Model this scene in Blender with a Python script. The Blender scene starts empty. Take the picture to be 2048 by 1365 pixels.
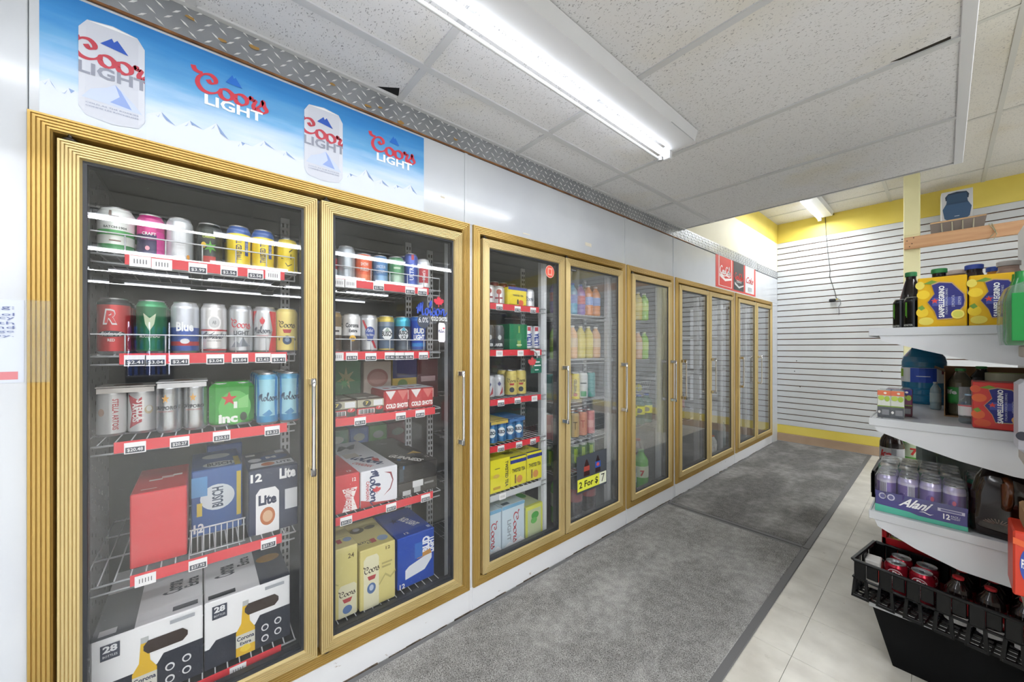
import bpy, math, random
from mathutils import Vector, Matrix
random.seed(7)
S = bpy.context.scene
COL = S.collection
R = math.radians
PI = math.pi

# ------------------------------------------------------------------ camera, world, exposure
CX, CZ = 1.386, 1.195                      # camera stands 1.386 m from the cooler wall, 1.195 m up
cam_d = bpy.data.cameras.new('camera')
cam_d.sensor_width = 36.0
cam_d.lens = 36.0 * 734.0 / 2048.0
cam_d.shift_y = 11.5 / 2048.0
cam_d.clip_start = 0.02
cam = bpy.data.objects.new('camera', cam_d)
COL.objects.link(cam)
cam.location = (CX, 0.0, CZ)
cam.rotation_euler = (R(90), 0, R(49.65))
S.camera = cam

world = bpy.data.worlds.new('world')
S.world = world
world.use_nodes = True
world.node_tree.nodes['Background'].inputs[0].default_value = (0.8, 0.85, 0.9, 1)
world.node_tree.nodes['Background'].inputs[1].default_value = 0.3
S.view_settings.view_transform = 'Standard'
S.view_settings.look = 'None'
S.view_settings.gamma = 1.0
S.view_settings.use_curve_mapping = False
S.view_settings.exposure = 0.22
S.cycles.transparent_max_bounces = 20
S.cycles.max_bounces = 7
S.cycles.diffuse_bounces = 3
S.cycles.glossy_bounces = 3
S.cycles.use_light_tree = False
S.cycles.use_adaptive_sampling = True
S.cycles.adaptive_threshold = 0.03
LAMP_W = 17.0                               # watts of one store fixture
AISLE_W = 7.0                              # watts of the fixture over the cooler aisle

# ------------------------------------------------------------------ colours and materials
def lin(h):
    h = h.lstrip('#')
    out = []
    for i in (0, 2, 4):
        c = int(h[i:i + 2], 16) / 255.0
        out.append(c / 12.92 if c <= 0.04045 else ((c + 0.055) / 1.055) ** 2.4)
    return tuple(out) + (1.0,)

_mats = {}
def M(hexcol, rough=0.5, metal=0.0, spec=0.5, coat=0.0):
    key = (hexcol, rough, metal, spec, coat)
    if key in _mats:
        return _mats[key]
    m = bpy.data.materials.new('paint_' + hexcol.lstrip('#'))
    m.use_nodes = True
    b = m.node_tree.nodes['Principled BSDF']
    b.inputs['Base Color'].default_value = lin(hexcol)
    b.inputs['Roughness'].default_value = rough
    b.inputs['Metallic'].default_value = metal
    b.inputs['Specular IOR Level'].default_value = spec
    b.inputs['Coat Weight'].default_value = coat
    _mats[key] = m
    return m

def node_mat(name):
    m = bpy.data.materials.new(name)
    m.use_nodes = True
    nt = m.node_tree
    return m, nt, nt.nodes['Principled BSDF']

def N(nt, kind, **kw):
    n = nt.nodes.new(kind)
    for k, v in kw.items():
        if k.startswith('i_'):
            n.inputs[k[2:].replace('_', ' ')].default_value = v
        else:
            setattr(n, k, v)
    return n

def ramp(nt, stops, fac):
    r = nt.nodes.new('ShaderNodeValToRGB')
    cr = r.color_ramp
    while len(cr.elements) < len(stops):
        cr.elements.new(0.5)
    for e, (p, c) in zip(cr.elements, stops):
        e.position = p
        e.color = lin(c) if isinstance(c, str) else (c, c, c, 1)
    nt.links.new(fac, r.inputs[0])
    return r

def obj_coords(nt, scale=(1, 1, 1), kind='Object'):
    tc = nt.nodes.new('ShaderNodeTexCoord')
    mp = nt.nodes.new('ShaderNodeMapping')
    mp.inputs['Scale'].default_value = scale
    nt.links.new(tc.outputs[kind], mp.inputs[0])
    return mp.outputs[0]

def mixc(nt, a, b, fac, mode='MIX'):
    n = nt.nodes.new('ShaderNodeMix')
    n.data_type = 'RGBA'
    n.blend_type = mode
    for sock, val in ((n.inputs[0], fac), (n.inputs[6], a), (n.inputs[7], b)):
        if hasattr(val, 'links'):
            nt.links.new(val, sock)
        elif isinstance(val, str):
            sock.default_value = lin(val)
        else:
            sock.default_value = val
    return n.outputs[2]

def noisy(name, c1, c2, scale=8.0, rough=0.5, metal=0.0, detail=4.0, lo=0.35, hi=0.65, bump=0.0, stretch=(1, 1, 1), spec=0.5, bscale=None):
    m, nt, b = node_mat(name)
    co = obj_coords(nt, stretch)
    n = N(nt, 'ShaderNodeTexNoise', i_Scale=scale, i_Detail=detail)
    nt.links.new(co, n.inputs['Vector'])
    r = ramp(nt, [(lo, c1), (hi, c2)], n.outputs['Fac'])
    nt.links.new(r.outputs[0], b.inputs['Base Color'])
    b.inputs['Roughness'].default_value = rough
    b.inputs['Metallic'].default_value = metal
    b.inputs['Specular IOR Level'].default_value = spec
    if bump:
        n2 = N(nt, 'ShaderNodeTexNoise', i_Scale=bscale or scale * 6, i_Detail=4.0)
        nt.links.new(co, n2.inputs['Vector'])
        bp = N(nt, 'ShaderNodeBump', i_Strength=bump, i_Distance=0.004)
        nt.links.new(n2.outputs['Fac'], bp.inputs['Height'])
        nt.links.new(bp.outputs[0], b.inputs['Normal'])
    return m

def ceiling_tile_mat(name, base, stain):
    m, nt, b = node_mat(name)
    tc = nt.nodes.new('ShaderNodeTexCoord')
    gp = nt.nodes.new('ShaderNodeNewGeometry')
    # fissures: short dark worm marks, from stretched noise in world space
    mp = N(nt, 'ShaderNodeMapping')
    mp.inputs['Scale'].default_value = (140, 260, 60)
    nt.links.new(gp.outputs['Position'], mp.inputs[0])
    n = N(nt, 'ShaderNodeTexNoise', i_Scale=1.0, i_Detail=1.0, i_Distortion=0.6)
    nt.links.new(mp.outputs[0], n.inputs['Vector'])
    r1 = ramp(nt, [(0.64, 1.0), (0.70, 0.35)], n.outputs['Fac'])
    mp2 = N(nt, 'ShaderNodeMapping')
    mp2.inputs['Scale'].default_value = (1.3, 1.3, 1.3)
    nt.links.new(gp.outputs['Position'], mp2.inputs[0])
    n2 = N(nt, 'ShaderNodeTexNoise', i_Scale=1.6, i_Detail=5.0)
    nt.links.new(mp2.outputs[0], n2.inputs['Vector'])
    r2 = ramp(nt, [(0.56, 0.0), (0.80, 0.8)], n2.outputs['Fac'])
    c = mixc(nt, base, stain, r2.outputs[0])
    c = mixc(nt, '#6f6e72', c, r1.outputs[0])
    nt.links.new(c, b.inputs['Base Color'])
    b.inputs['Roughness'].default_value = 0.95
    b.inputs['Specular IOR Level'].default_value = 0.1
    bp = N(nt, 'ShaderNodeBump', i_Strength=0.35, i_Distance=0.003)
    nt.links.new(r1.outputs[0], bp.inputs['Height'])
    nt.links.new(bp.outputs[0], b.inputs['Normal'])
    return m

def glass_mat(name, tint, rough=0.0, ior=1.5, haze=0.0, wav=0.0, power=5.0, hscale=(1, 1, 0.35)):
    m = bpy.data.materials.new(name)
    m.use_nodes = True
    nt = m.node_tree
    nt.nodes.clear()
    out = nt.nodes.new('ShaderNodeOutputMaterial')
    tr = nt.nodes.new('ShaderNodeBsdfTransparent')
    tr.inputs[0].default_value = lin(tint)
    gl = nt.nodes.new('ShaderNodeBsdfGlossy')
    gl.inputs['Roughness'].default_value = rough
    fr = nt.nodes.new('ShaderNodeLayerWeight')      # Schlick reflectance, the same from both sides of the pane
    fr.inputs[0].default_value = 0.5
    f0 = ((ior - 1) / (ior + 1)) ** 2
    pw = N(nt, 'ShaderNodeMath', operation='POWER'); pw.inputs[1].default_value = power
    nt.links.new(fr.outputs['Facing'], pw.inputs[0])
    sc = N(nt, 'ShaderNodeMath', operation='MULTIPLY_ADD'); sc.inputs[1].default_value = 1 - f0; sc.inputs[2].default_value = f0
    nt.links.new(pw.outputs[0], sc.inputs[0])
    mx = nt.nodes.new('ShaderNodeMixShader')
    nt.links.new(sc.outputs[0], mx.inputs[0])
    nt.links.new(tr.outputs[0], mx.inputs[1])
    nt.links.new(gl.outputs[0], mx.inputs[2])
    last = mx.outputs[0]
    if haze:
        df = nt.nodes.new('ShaderNodeBsdfDiffuse')
        df.inputs[0].default_value = (0.75, 0.8, 0.85, 1)
        co = obj_coords(nt, hscale)
        nz = N(nt, 'ShaderNodeTexNoise', i_Scale=5.0, i_Detail=5.0)
        nt.links.new(co, nz.inputs['Vector'])
        rp = ramp(nt, [(0.35, haze * 0.3), (0.75, haze * 2.2)], nz.outputs['Fac'])
        m2 = nt.nodes.new('ShaderNodeMixShader')
        nt.links.new(rp.outputs[0], m2.inputs[0])
        nt.links.new(last, m2.inputs[1])
        nt.links.new(df.outputs[0], m2.inputs[2])
        last = m2.outputs[0]
    if wav:
        co = obj_coords(nt, (1, 1, 1))
        nz = N(nt, 'ShaderNodeTexNoise', i_Scale=2.2, i_Detail=1.0)
        nt.links.new(co, nz.inputs['Vector'])
        bp = N(nt, 'ShaderNodeBump', i_Strength=wav, i_Distance=0.02)
        nt.links.new(nz.outputs['Fac'], bp.inputs['Height'])
        nt.links.new(bp.outputs[0], gl.inputs['Normal'])
    nt.links.new(last, out.inputs[0])
    return m

def emit_mat(name, col, strength):
    m, nt, b = node_mat(name)
    b.inputs['Base Color'].default_value = (0.9, 0.9, 0.9, 1)
    b.inputs['Emission Color'].default_value = lin(col)
    b.inputs['Emission Strength'].default_value = strength
    return m

GOLD = noisy('gold_anodised_outer', '#bb9a54', '#c7a762', 3.0, 0.38, 0.55, stretch=(1, 1, 0.3))
GOLD_D = noisy('gold_anodised_door', '#cfb880', '#d8c38f', 3.0, 0.42, 0.45, stretch=(1, 1, 0.3))
CHROME = M('#d8d8da', 0.12, 1.0)
STEEL = M('#b9bbbe', 0.3, 0.9)
BLACK = M('#141416', 0.45)
GASKET = M('#2a2d33', 0.5)
WHITE = M('#f2f2f2', 0.45)
PAPER = M('#efeff0', 0.6)
WIRE = M('#c9ccd0', 0.35, 0.3)
REDSTRIP = M('#d8343f', 0.45)
CANSILVER = M('#c4c6ca', 0.28, 0.9)
GLASS = glass_mat('cooler_door_glass', '#fefefe', 0.0, 1.54, 0.006, 0.012, 2.9)
GLASS_FOG = glass_mat('misted_door_glass', '#fefefe', 0.0, 1.56, 0.05, 0.012, 2.9, (1, 9, 0.5))
CLEAR = glass_mat('clear_plastic', '#fafcfc', 0.12, 1.35, 0.04)
WRAP = glass_mat('shrink_wrap', '#fbfcfc', 0.15, 1.35, 0.04)

# ------------------------------------------------------------------ mesh collector
class MB:
    def __init__(self):
        self.v, self.f, self.m, self.s, self.mats = [], [], [], [], []
    def mi(self, mat):
        if mat not in self.mats:
            self.mats.append(mat)
        return self.mats.index(mat)
    def face(self, pts, mat, smooth=False):
        b = len(self.v)
        self.v += [tuple(p) for p in pts]
        self.f.append(tuple(range(b, b + len(pts))))
        self.m.append(self.mi(mat)); self.s.append(smooth)
    def mesh(self, vs, fs, mat, smooth=False):
        b = len(self.v)
        self.v += [tuple(p) for p in vs]
        k = self.mi(mat)
        for f in fs:
            self.f.append(tuple(i + b for i in f)); self.m.append(k); self.s.append(smooth)
    def box(self, x0, x1, y0, y1, z0, z1, mat, c=0.0, faces=None):
        """chamfered box; faces = {'x+': mat, ...} overrides"""
        c = min(c, (x1 - x0) * .45, (y1 - y0) * .45, (z1 - z0) * .45)
        lo, hi = (x0, y0, z0), (x1, y1, z1)
        fm = faces or {}
        nm = ['x', 'y', 'z']
        def P(sx, sy, sz, ax):
            p = []
            for i, s in enumerate((sx, sy, sz)):
                e = (hi[i] if s > 0 else lo[i])
                if c and i != ax:
                    e += -s * c
                p.append(e)
            return p
        order = {0: [(1, 2)], 1: [(2, 0)], 2: [(0, 1)]}
        for ax in range(3):
            a, b2 = order[ax][0]
            for s in (1, -1):
                pts = []
                for (da, db) in ((-1, -1), (1, -1), (1, 1), (-1, 1)):
                    sg = [0, 0, 0]; sg[ax] = s; sg[a] = da; sg[b2] = db
                    pts.append(P(sg[0], sg[1], sg[2], ax))
                if s < 0:
                    pts.reverse()
                self.face(pts, fm.get(nm[ax] + ('+' if s > 0 else '-'), mat))
        if c:
            for ax in range(3):          # edges parallel to ax
                a, b2 = order[ax][0]
                for da in (1, -1):
                    for db in (1, -1):
                        def Q(sax, face_ax):
                            sg = [0, 0, 0]; sg[ax] = sax; sg[a] = da; sg[b2] = db
                            return P(sg[0], sg[1], sg[2], face_ax)
                        q = [Q(-1, a), Q(1, a), Q(1, b2), Q(-1, b2)]
                        if da * db > 0:
                            q.reverse()
                        q.reverse()
                        self.face(q, mat)
            for sx in (1, -1):
                for sy in (1, -1):
                    for sz in (1, -1):
                        t = [P(sx, sy, sz, 0), P(sx, sy, sz, 1), P(sx, sy, sz, 2)]
                        if sx * sy * sz < 0:
                            t.reverse()
                        self.face(t, mat)
        return self
    def lathe(self, prof, mat, seg=20, c=(0, 0, 0), smooth=True, close=True):
        """prof = [(r, z[, mat_of_the_band_above])]"""
        for i in range(len(prof) - 1):
            r0, z0 = prof[i][0], prof[i][1]
            r1, z1 = prof[i + 1][0], prof[i + 1][1]
            mm = prof[i][2] if len(prof[i]) > 2 and prof[i][2] else mat
            vs, fs = [], []
            for k in range(seg):
                a = 2 * PI * k / seg
                vs.append((c[0] + r0 * math.cos(a), c[1] + r0 * math.sin(a), c[2] + z0))
                vs.append((c[0] + r1 * math.cos(a), c[1] + r1 * math.sin(a), c[2] + z1))
            for k in range(seg):
                n = (k + 1) % seg
                if r0 < 1e-6:
                    fs.append((2 * k, 2 * n + 1, 2 * k + 1))
                elif r1 < 1e-6:
                    fs.append((2 * k, 2 * n, 2 * k + 1))
                else:
                    fs.append((2 * k, 2 * n, 2 * n + 1, 2 * k + 1))
            self.mesh(vs, fs, mm, smooth)
        return self
    def tube(self, path, r, mat, seg=6, caps=True, smooth=True):
        pts = [Vector(p) for p in path]
        rings = []
        up = Vector((0, 0, 1))
        for i, p in enumerate(pts):
            t = (pts[min(i + 1, len(pts) - 1)] - pts[max(i - 1, 0)]).normalized()
            ref = up if abs(t.dot(up)) < 0.9 else Vector((1, 0, 0))
            a = t.cross(ref).normalized(); b2 = a.cross(t)
            rr = r[i] if isinstance(r, (list, tuple)) else r
            rings.append([p + (a * math.cos(2 * PI * k / seg) + b2 * math.sin(2 * PI * k / seg)) * rr for k in range(seg)])
        vs = [q for g in rings for q in g]
        fs = []
        for i in range(len(rings) - 1):
            for k in range(seg):
                n = (k + 1) % seg
                fs.append((i * seg + n, i * seg + k, (i + 1) * seg + k, (i + 1) * seg + n))
        if caps:
            fs.append(tuple(range(seg)))
            fs.append(tuple(reversed(range((len(rings) - 1) * seg, len(rings) * seg))))
        self.mesh(vs, fs, mat, smooth)
        return self
    def prism(self, poly, axis, a, b, mat, capmat=None):
        """polygon (two coords) extruded along axis from a to b"""
        def P(p, t):
            if axis == 'x': return (t, p[0], p[1])
            if axis == 'y': return (p[0], t, p[1])
            return (p[0], p[1], t)
        n = len(poly)
        area = sum(poly[i][0] * poly[(i + 1) % n][1] - poly[(i + 1) % n][0] * poly[i][1] for i in range(n))
        if area < 0:
            poly = poly[::-1]
        if axis == 'y':
            poly = poly[::-1]
        self.face([P(p, b) for p in poly], capmat or mat)
        self.face([P(p, a) for p in reversed(poly)], capmat or mat)
        for i in range(n):
            p, q = poly[i], poly[(i + 1) % n]
            self.face([P(p, a), P(q, a), P(q, b), P(p, b)], mat)
        return self
    def ring(self, y0, y1, z0, z1, prof, mat):
        """mitred rectangular frame standing in a wall of constant x; prof = [(inset, x[, mat])]"""
        for i in range(len(prof) - 1):
            t0, x0 = prof[i][0], prof[i][1]
            t1, x1 = prof[i + 1][0], prof[i + 1][1]
            mm = prof[i][2] if len(prof[i]) > 2 else mat
            A = [(x0, y0 + t0, z0 + t0), (x0, y1 - t0, z0 + t0), (x0, y1 - t0, z1 - t0), (x0, y0 + t0, z1 - t0)]
            B = [(x1, y0 + t1, z0 + t1), (x1, y1 - t1, z0 + t1), (x1, y1 - t1, z1 - t1), (x1, y0 + t1, z1 - t1)]
            for k in range(4):
                n = (k + 1) % 4
                self.face([A[k], A[n], B[n], B[k]], mm)
        return self
    def build(self, name, parent=None, loc=None, rotz=0.0):
        me = bpy.data.meshes.new(name)
        me.from_pydata(self.v, [], self.f)
        for m in self.mats:
            me.materials.append(m)
        me.polygons.foreach_set('material_index', self.m)
        me.polygons.foreach_set('use_smooth', self.s)
        me.update()
        o = bpy.data.objects.new(name, me)
        COL.objects.link(o)
        if parent:
            o.parent = parent
        if loc:
            o.location = loc
        o.rotation_euler[2] = rotz
        return o

def tag(o, label=None, cat=None, group=None, kind=None):
    if label: o['label'] = label
    if cat: o['category'] = cat
    if group: o['group'] = group
    if kind: o['kind'] = kind
    return o

def empty(name, loc=(0, 0, 0), rotz=0.0):
    o = bpy.data.objects.new(name, None)
    o.empty_display_size = 0.05
    COL.objects.link(o)
    o.location = loc
    o.rotation_euler[2] = rotz
    return o

KIDS = {}
def dup(root, loc, rotz=0.0, label=None, group=None, tilt=None):
    r = root.copy()
    COL.objects.link(r)
    r.location = loc
    r.rotation_euler = (tilt[0], tilt[1], rotz) if tilt else (0, 0, rotz)
    if label: r['label'] = label
    if group: r['group'] = group
    elif 'group' in r: del r['group']
    for ch in root.children:
        c = ch.copy(); COL.objects.link(c); c.parent = r
        for g in ch.children:
            d = g.copy(); COL.objects.link(d); d.parent = c
    return r

# ------------------------------------------------------------------ print: text, shapes and script on flat and round faces
_txt = {}
def text2d(s, bold=0.0):
    key = (s, bold)
    if key in _txt:
        return _txt[key]
    cu = bpy.data.curves.new('t', 'FONT')
    cu.body = s
    cu.size = 1.0
    cu.resolution_u = 2
    cu.offset = bold
    ob = bpy.data.objects.new('t', cu)
    COL.objects.link(ob)
    me = ob.to_mesh()
    vs = [(v.co.x, v.co.y) for v in me.vertices]
    fs = [tuple(p.vertices) for p in me.polygons]
    ob.to_mesh_clear()
    bpy.data.objects.remove(ob)
    bpy.data.curves.remove(cu)
    if not vs:
        vs, fs = [(0, 0), (1, 0), (1, 1)], []
    x0 = min(v[0] for v in vs); x1 = max(v[0] for v in vs)
    y0 = min(v[1] for v in vs); y1 = max(v[1] for v in vs)
    w, h = max(x1 - x0, 1e-4), max(y1 - y0, 1e-4)
    vs = [((v[0] - x0) / w - .5, (v[1] - y0) / h - .5) for v in vs]
    _txt[key] = (vs, fs, w / h)
    return _txt[key]

def planar(o, U, V, off=0.0004):
    o, U, V = Vector(o), Vector(U), Vector(V)
    n = U.cross(V).normalized()
    def f(u, v, layer=0):
        return o + U * u + V * v + n * (off * (1 + layer * 0.6))
    f.curved = False
    f.au, f.av = U.length, V.length
    return f

def cyl(rad, h, a0=0.0, z0=0.0, off=0.0005, c=(0, 0)):
    """u in units of the diameter along the arc, v in units of h"""
    def f(u, v, layer=0):
        a = a0 + 2 * u
        r = rad + off * (1 + layer * 0.7)
        return Vector((c[0] + r * math.cos(a), c[1] + r * math.sin(a), z0 + v * h))
    f.curved = True
    f.au, f.av = 2 * rad, h
    return f

def clip_strip(poly, a, b):
    def cut(ps, k, keep_gt):
        out = []
        for i in range(len(ps)):
            p, q = ps[i], ps[(i + 1) % len(ps)]
            pin = (p[0] >= k) if keep_gt else (p[0] <= k)
            qin = (q[0] >= k) if keep_gt else (q[0] <= k)
            if pin: out.append(p)
            if pin != qin:
                t = (k - p[0]) / (q[0] - p[0])
                out.append((k, p[1] + t * (q[1] - p[1])))
        return out
    ps = cut(poly, a, True)
    return cut(ps, b, False) if ps else ps

def put_polys(mb, F, polys, mat, layer):
    if not F.curved:
        for p in polys:
            mb.face([F(u, v, layer) for u, v in p], mat)
        return
    step = 0.14
    for p in polys:
        u0 = min(q[0] for q in p); u1 = max(q[0] for q in p)
        k = math.floor(u0 / step)
        while k * step < u1:
            c = clip_strip(p, k * step, (k + 1) * step) if u1 - u0 > step * .6 else (p if k == math.floor(u0 / step) else [])
            if len(c) > 2:
                mb.face([F(u, v, layer) for u, v in c], mat)
            k += 1

SCRIPT = {
 'coors': (5.4, 2.4, [
   [(-.1, 2.35), (.0, 2.0), (.25, 1.88), (.55, 1.9)],
   [(.9, 1.45), (1.1, 1.2), (1.4, 1.35), (1.42, 1.7), (1.1, 1.98), (.65, 1.85), (.28, 1.4), (.2, .8), (.5, .3), (1.0, .2), (1.5, .45), (1.8, .8)],
   [(1.75, .55), (1.85, .95), (2.25, 1.1), (2.6, .85), (2.6, .4), (2.25, .1), (1.88, .2), (1.75, .55)],
   [(2.5, .95), (2.75, .85), (2.95, .9)],
   [(2.85, .55), (2.95, .95), (3.35, 1.1), (3.7, .85), (3.7, .4), (3.35, .1), (2.98, .2), (2.85, .55)],
   [(3.6, .95), (3.85, .9), (4.05, 1.25), (4.12, .98), (4.4, .98), (4.25, .45), (4.35, .12), (4.6, .25)],
   [(4.5, .3), (4.85, .75), (5.0, 1.25), (5.1, .75), (5.3, .35), (5.05, .02), (4.7, .08), (4.65, .3)]]),
 'molson': (6.4, 2.2, [
   [(0, .9), (.3, 1.2), (.45, 1.5), (.35, .7), (.3, .2)], [(.35, .7), (.75, 1.75), (.75, 1.0), (.72, .5)], [(.75, .8), (1.2, 1.9), (1.15, 1.0), (1.2, .3), (1.45, .1), (1.75, .4)],
   [(1.75, .55), (1.85, .9), (2.15, 1.0), (2.4, .75), (2.35, .35), (2.1, .1), (1.85, .2), (1.75, .55)],
   [(2.4, .7), (2.75, 1.1), (3.0, 1.8), (2.85, 2.1), (2.7, 1.6), (2.72, .5), (2.95, .1), (3.2, .4)],
   [(3.15, .35), (3.45, .75), (3.55, 1.1), (3.65, .7), (3.8, .35), (3.55, .05), (3.25, .12)],
   [(3.95, .55), (4.05, .9), (4.35, 1.0), (4.6, .75), (4.55, .35), (4.3, .1), (4.05, .2), (3.95, .55)],
   [(4.55, .75), (4.9, .85), (5.0, 1.0), (4.95, .2)], [(4.97, .5), (5.3, 1.0), (5.55, .85), (5.55, .3), (5.75, .1), (6.2, .6)]]),
 'coke': (6.2, 2.4, [
   [(1.3, 1.6), (1.0, 1.9), (.5, 1.7), (.15, 1.0), (.3, .35), (.8, .2), (1.3, .6)], [(1.3, .55), (1.55, .95), (1.85, .75), (1.75, .3), (1.45, .2), (1.3, .55)],
   [(2.3, .85), (2.0, .9), (1.95, .35), (2.3, .2), (2.6, .5)], [(2.95, .85), (2.65, .85), (2.55, .4), (2.8, .2), (3.0, .9), (3.0, .3), (3.3, .5)],
   [(4.2, 1.6), (3.9, 1.9), (3.4, 1.7), (3.2, 1.0), (3.35, .35), (3.8, .2), (4.2, .6)], [(4.2, .55), (4.4, .95), (4.7, .75), (4.6, .3), (4.35, .2), (4.2, .55)],
   [(4.8, .3), (5.2, 1.6), (5.05, 2.1), (4.9, 1.2), (5.0, .3), (5.3, .4)], [(5.7, .85), (5.4, .85), (5.35, .35), (5.55, .2), (5.75, .9), (5.8, .3), (6.1, .5)],
   [(.6, .0), (2.0, -.35), (3.6, -.1), (5.0, -.25), (6.0, .05)]]),
}
def catmull(pts, n=5):
    out = []
    for i in range(len(pts) - 1):
        p0 = pts[max(i - 1, 0)]; p1 = pts[i]; p2 = pts[i + 1]; p3 = pts[min(i + 2, len(pts) - 1)]
        for k in range(n):
            t = k / n
            out.append(tuple(.5 * ((2 * p1[j]) + (-p0[j] + p2[j]) * t + (2 * p0[j] - 5 * p1[j] + 4 * p2[j] - p3[j]) * t * t + (-p0[j] + 3 * p1[j] - 3 * p2[j] + p3[j]) * t ** 3) for j in (0, 1)))
    out.append(pts[-1])
    return out

def script_polys(word, wid=0.15, nib=35):
    W, Hh, strokes = SCRIPT[word]
    polys = []
    for si, st in enumerate(strokes):
        c = catmull(st)
        ed = []
        for i, p in enumerate(c):
            q0, q1 = c[max(i - 1, 0)], c[min(i + 1, len(c) - 1)]
            a = math.atan2(q1[1] - q0[1], q1[0] - q0[0])
            w = wid * (.38 + .62 * abs(math.sin(a - R(nib))))
            nx, ny = -math.sin(a), math.cos(a)
            ed.append(((p[0] + nx * w, p[1] + ny * w), (p[0] - nx * w, p[1] - ny * w)))
        for i in range(len(ed) - 1):
            polys.append((si, [ed[i][1], ed[i + 1][1], ed[i + 1][0], ed[i][0]]))
    return [(si, [(x / W - .5, y / Hh - .5) for x, y in p]) for si, p in polys]

def decals(mb, F, items, cyc=10 ** 6):
    """t text, p polygon, e ellipse, r rectangle, s script; positions and sizes are fractions of the face"""
    for L, it in enumerate(items):
        k = it[0]
        opt = it[-1] if isinstance(it[-1], dict) else {}
        col = None
        if k == 't':
            _, s, u, v, w, h, col = it[:7]
            vs, fs, asp = text2d(s, opt.get('bold', 0.0))
            polys = [[vs[i] for i in f] for f in fs]
        elif k == 's':
            _, s, u, v, w, h, col = it[:7]
            sp_ = script_polys(s, opt.get('wid', .15))
            polys = [p for _, p in sp_]
        elif k == 'p':
            _, pts, col = it[:3]
            polys, u, v, w, h = [pts], 0, 0, 1, 1
        elif k == 'e':
            _, u, v, ru, rv, col = it[:6]
            n = 20
            polys = [[(.5 * math.cos(2 * PI * i / n), .5 * math.sin(2 * PI * i / n)) for i in range(n)]]
            w, h = 2 * ru, 2 * rv
        elif k == 'r':
            _, u0, u1, v0, v1, col = it[:6]
            polys = [[(-.5, -.5), (.5, -.5), (.5, .5), (-.5, .5)]]
            u, v, w, h = (u0 + u1) / 2, (v0 + v1) / 2, u1 - u0, v1 - v0
        mat = M(col, 0.5) if isinstance(col, str) else col
        rot = R(opt.get('rot', 0)); sh = opt.get('shear', 0.0); rise = opt.get('rise', 0.0)
        out = []
        cr, sr = math.cos(rot), math.sin(rot)
        if 'clip' in opt:
            ca, cb = opt['clip']
            polys = [[(max(min(x, (cb - u) / w), (ca - u) / w), y) for x, y in p] for p in polys]
        for p in polys:
            q = []
            for x, y in p:
                X, Y = (x + y * sh) * w * F.au, (y + x * rise) * h * F.av
                q.append((u + (X * cr - Y * sr) / F.au, v + (X * sr + Y * cr) / F.av))
            out.append(q)
        if k == 's':
            for (si, _), p in zip(sp_, out):
                put_polys(mb, F, [p], mat, L % cyc + 1 + si * .11)
        else:
            put_polys(mb, F, out, mat, L % cyc + 1)

# ================================================================== THE SETTING
RX, Y0, YB = 12.0, -5.0, 5.65               # the store: x 0..12, y -5..5.65
ZL, ZU = 2.158, 2.759                       # low ceiling over the aisle, store ceiling
LOWX, LOWY = 1.45, 3.02                     # low ceiling ends here

# ---- floor
vinyl = noisy('vinyl_floor', '#c9c7bf', '#dbd9d2', 5.0, 0.32, bump=0.05, detail=6)
floor = MB().box(-0.02, RX, Y0, YB, -0.06, -0.004, vinyl).build('floor')
tag(floor, kind='structure')
def vinyl_tile(k):
    m, nt, b = node_mat('vinyl_tile_%d' % k)
    co = obj_coords(nt, (1, 1, 1))
    gp = nt.nodes.new('ShaderNodeNewGeometry')
    n = N(nt, 'ShaderNodeTexNoise', i_Scale=7.0, i_Detail=6.0)
    nt.links.new(gp.outputs['Position'], n.inputs['Vector'])
    r = ramp(nt, [(0.3, '#bdb9af'), (0.7, '#d9d6cd')], n.outputs['Fac'])
    n2 = N(nt, 'ShaderNodeTexNoise', i_Scale=26.0, i_Detail=3.0)
    nt.links.new(gp.outputs['Position'], n2.inputs['Vector'])
    r2 = ramp(nt, [(0.68, 0.0), (0.78, 0.5)], n2.outputs['Fac'])
    nt.links.new(mixc(nt, r.outputs[0], '#8f8a80', r2.outputs[0]), b.inputs['Base Color'])
    b.inputs['Roughness'].default_value = 0.3
    return m
vt = vinyl_tile(0)
T = 0.305
tile0 = None
for i in range(7):
    for j in range(17):
        x, y = 0.70 + i * T, 0.52 + j * T
        if y + T > YB: continue
        if tile0 is None:
            tile0 = MB().box(0.0006, T - 0.0006, 0.0006, T - 0.0006, -0.004, 0.0, vt, 0.0004).build('tile', floor, (x, y, 0))
        else:
            o = tile0.copy(); COL.objects.link(o); o.parent = floor; o.location = (x, y, 0)

# ---- cooler wall: white panels above and below the glass fronts
panel_m = noisy('white_panel', '#c8ccd3', '#d2d6db', 2.0, 0.16, spec=0.6)
kick_m = noisy('scuffed_white_kick', '#d5d6d8', '#e4e5e6', 5.0, 0.4)
def kick_material():
    m, nt, b = node_mat('white_kick_with_scuffs')
    co = obj_coords(nt, (1, 1, 2.2))
    n = N(nt, 'ShaderNodeTexNoise', i_Scale=9.0, i_Detail=8.0, i_Roughness=0.65)
    nt.links.new(co, n.inputs['Vector'])
    r = ramp(nt, [(0.66, 0.0), (0.70, 1.0)], n.outputs['Fac'])
    nt.links.new(mixc(nt, '#dedfe1', '#8a6f57', r.outputs[0]), b.inputs['Base Color'])
    b.inputs['Roughness'].default_value = 0.4
    return m
kick_m = kick_material()
UN = [(-0.306, 0.920, 2), (0.940, 2.161, 2), (2.185, 2.832, 1), (2.875, 4.119, 2), (4.170, 5.388, 2)]
FZ0, FZ1 = 0.105, 1.747
WT = 2.061                                   # top of the white panels
wall = empty('wall_left', (0, 0, 0)); tag(wall, kind='structure')
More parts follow.
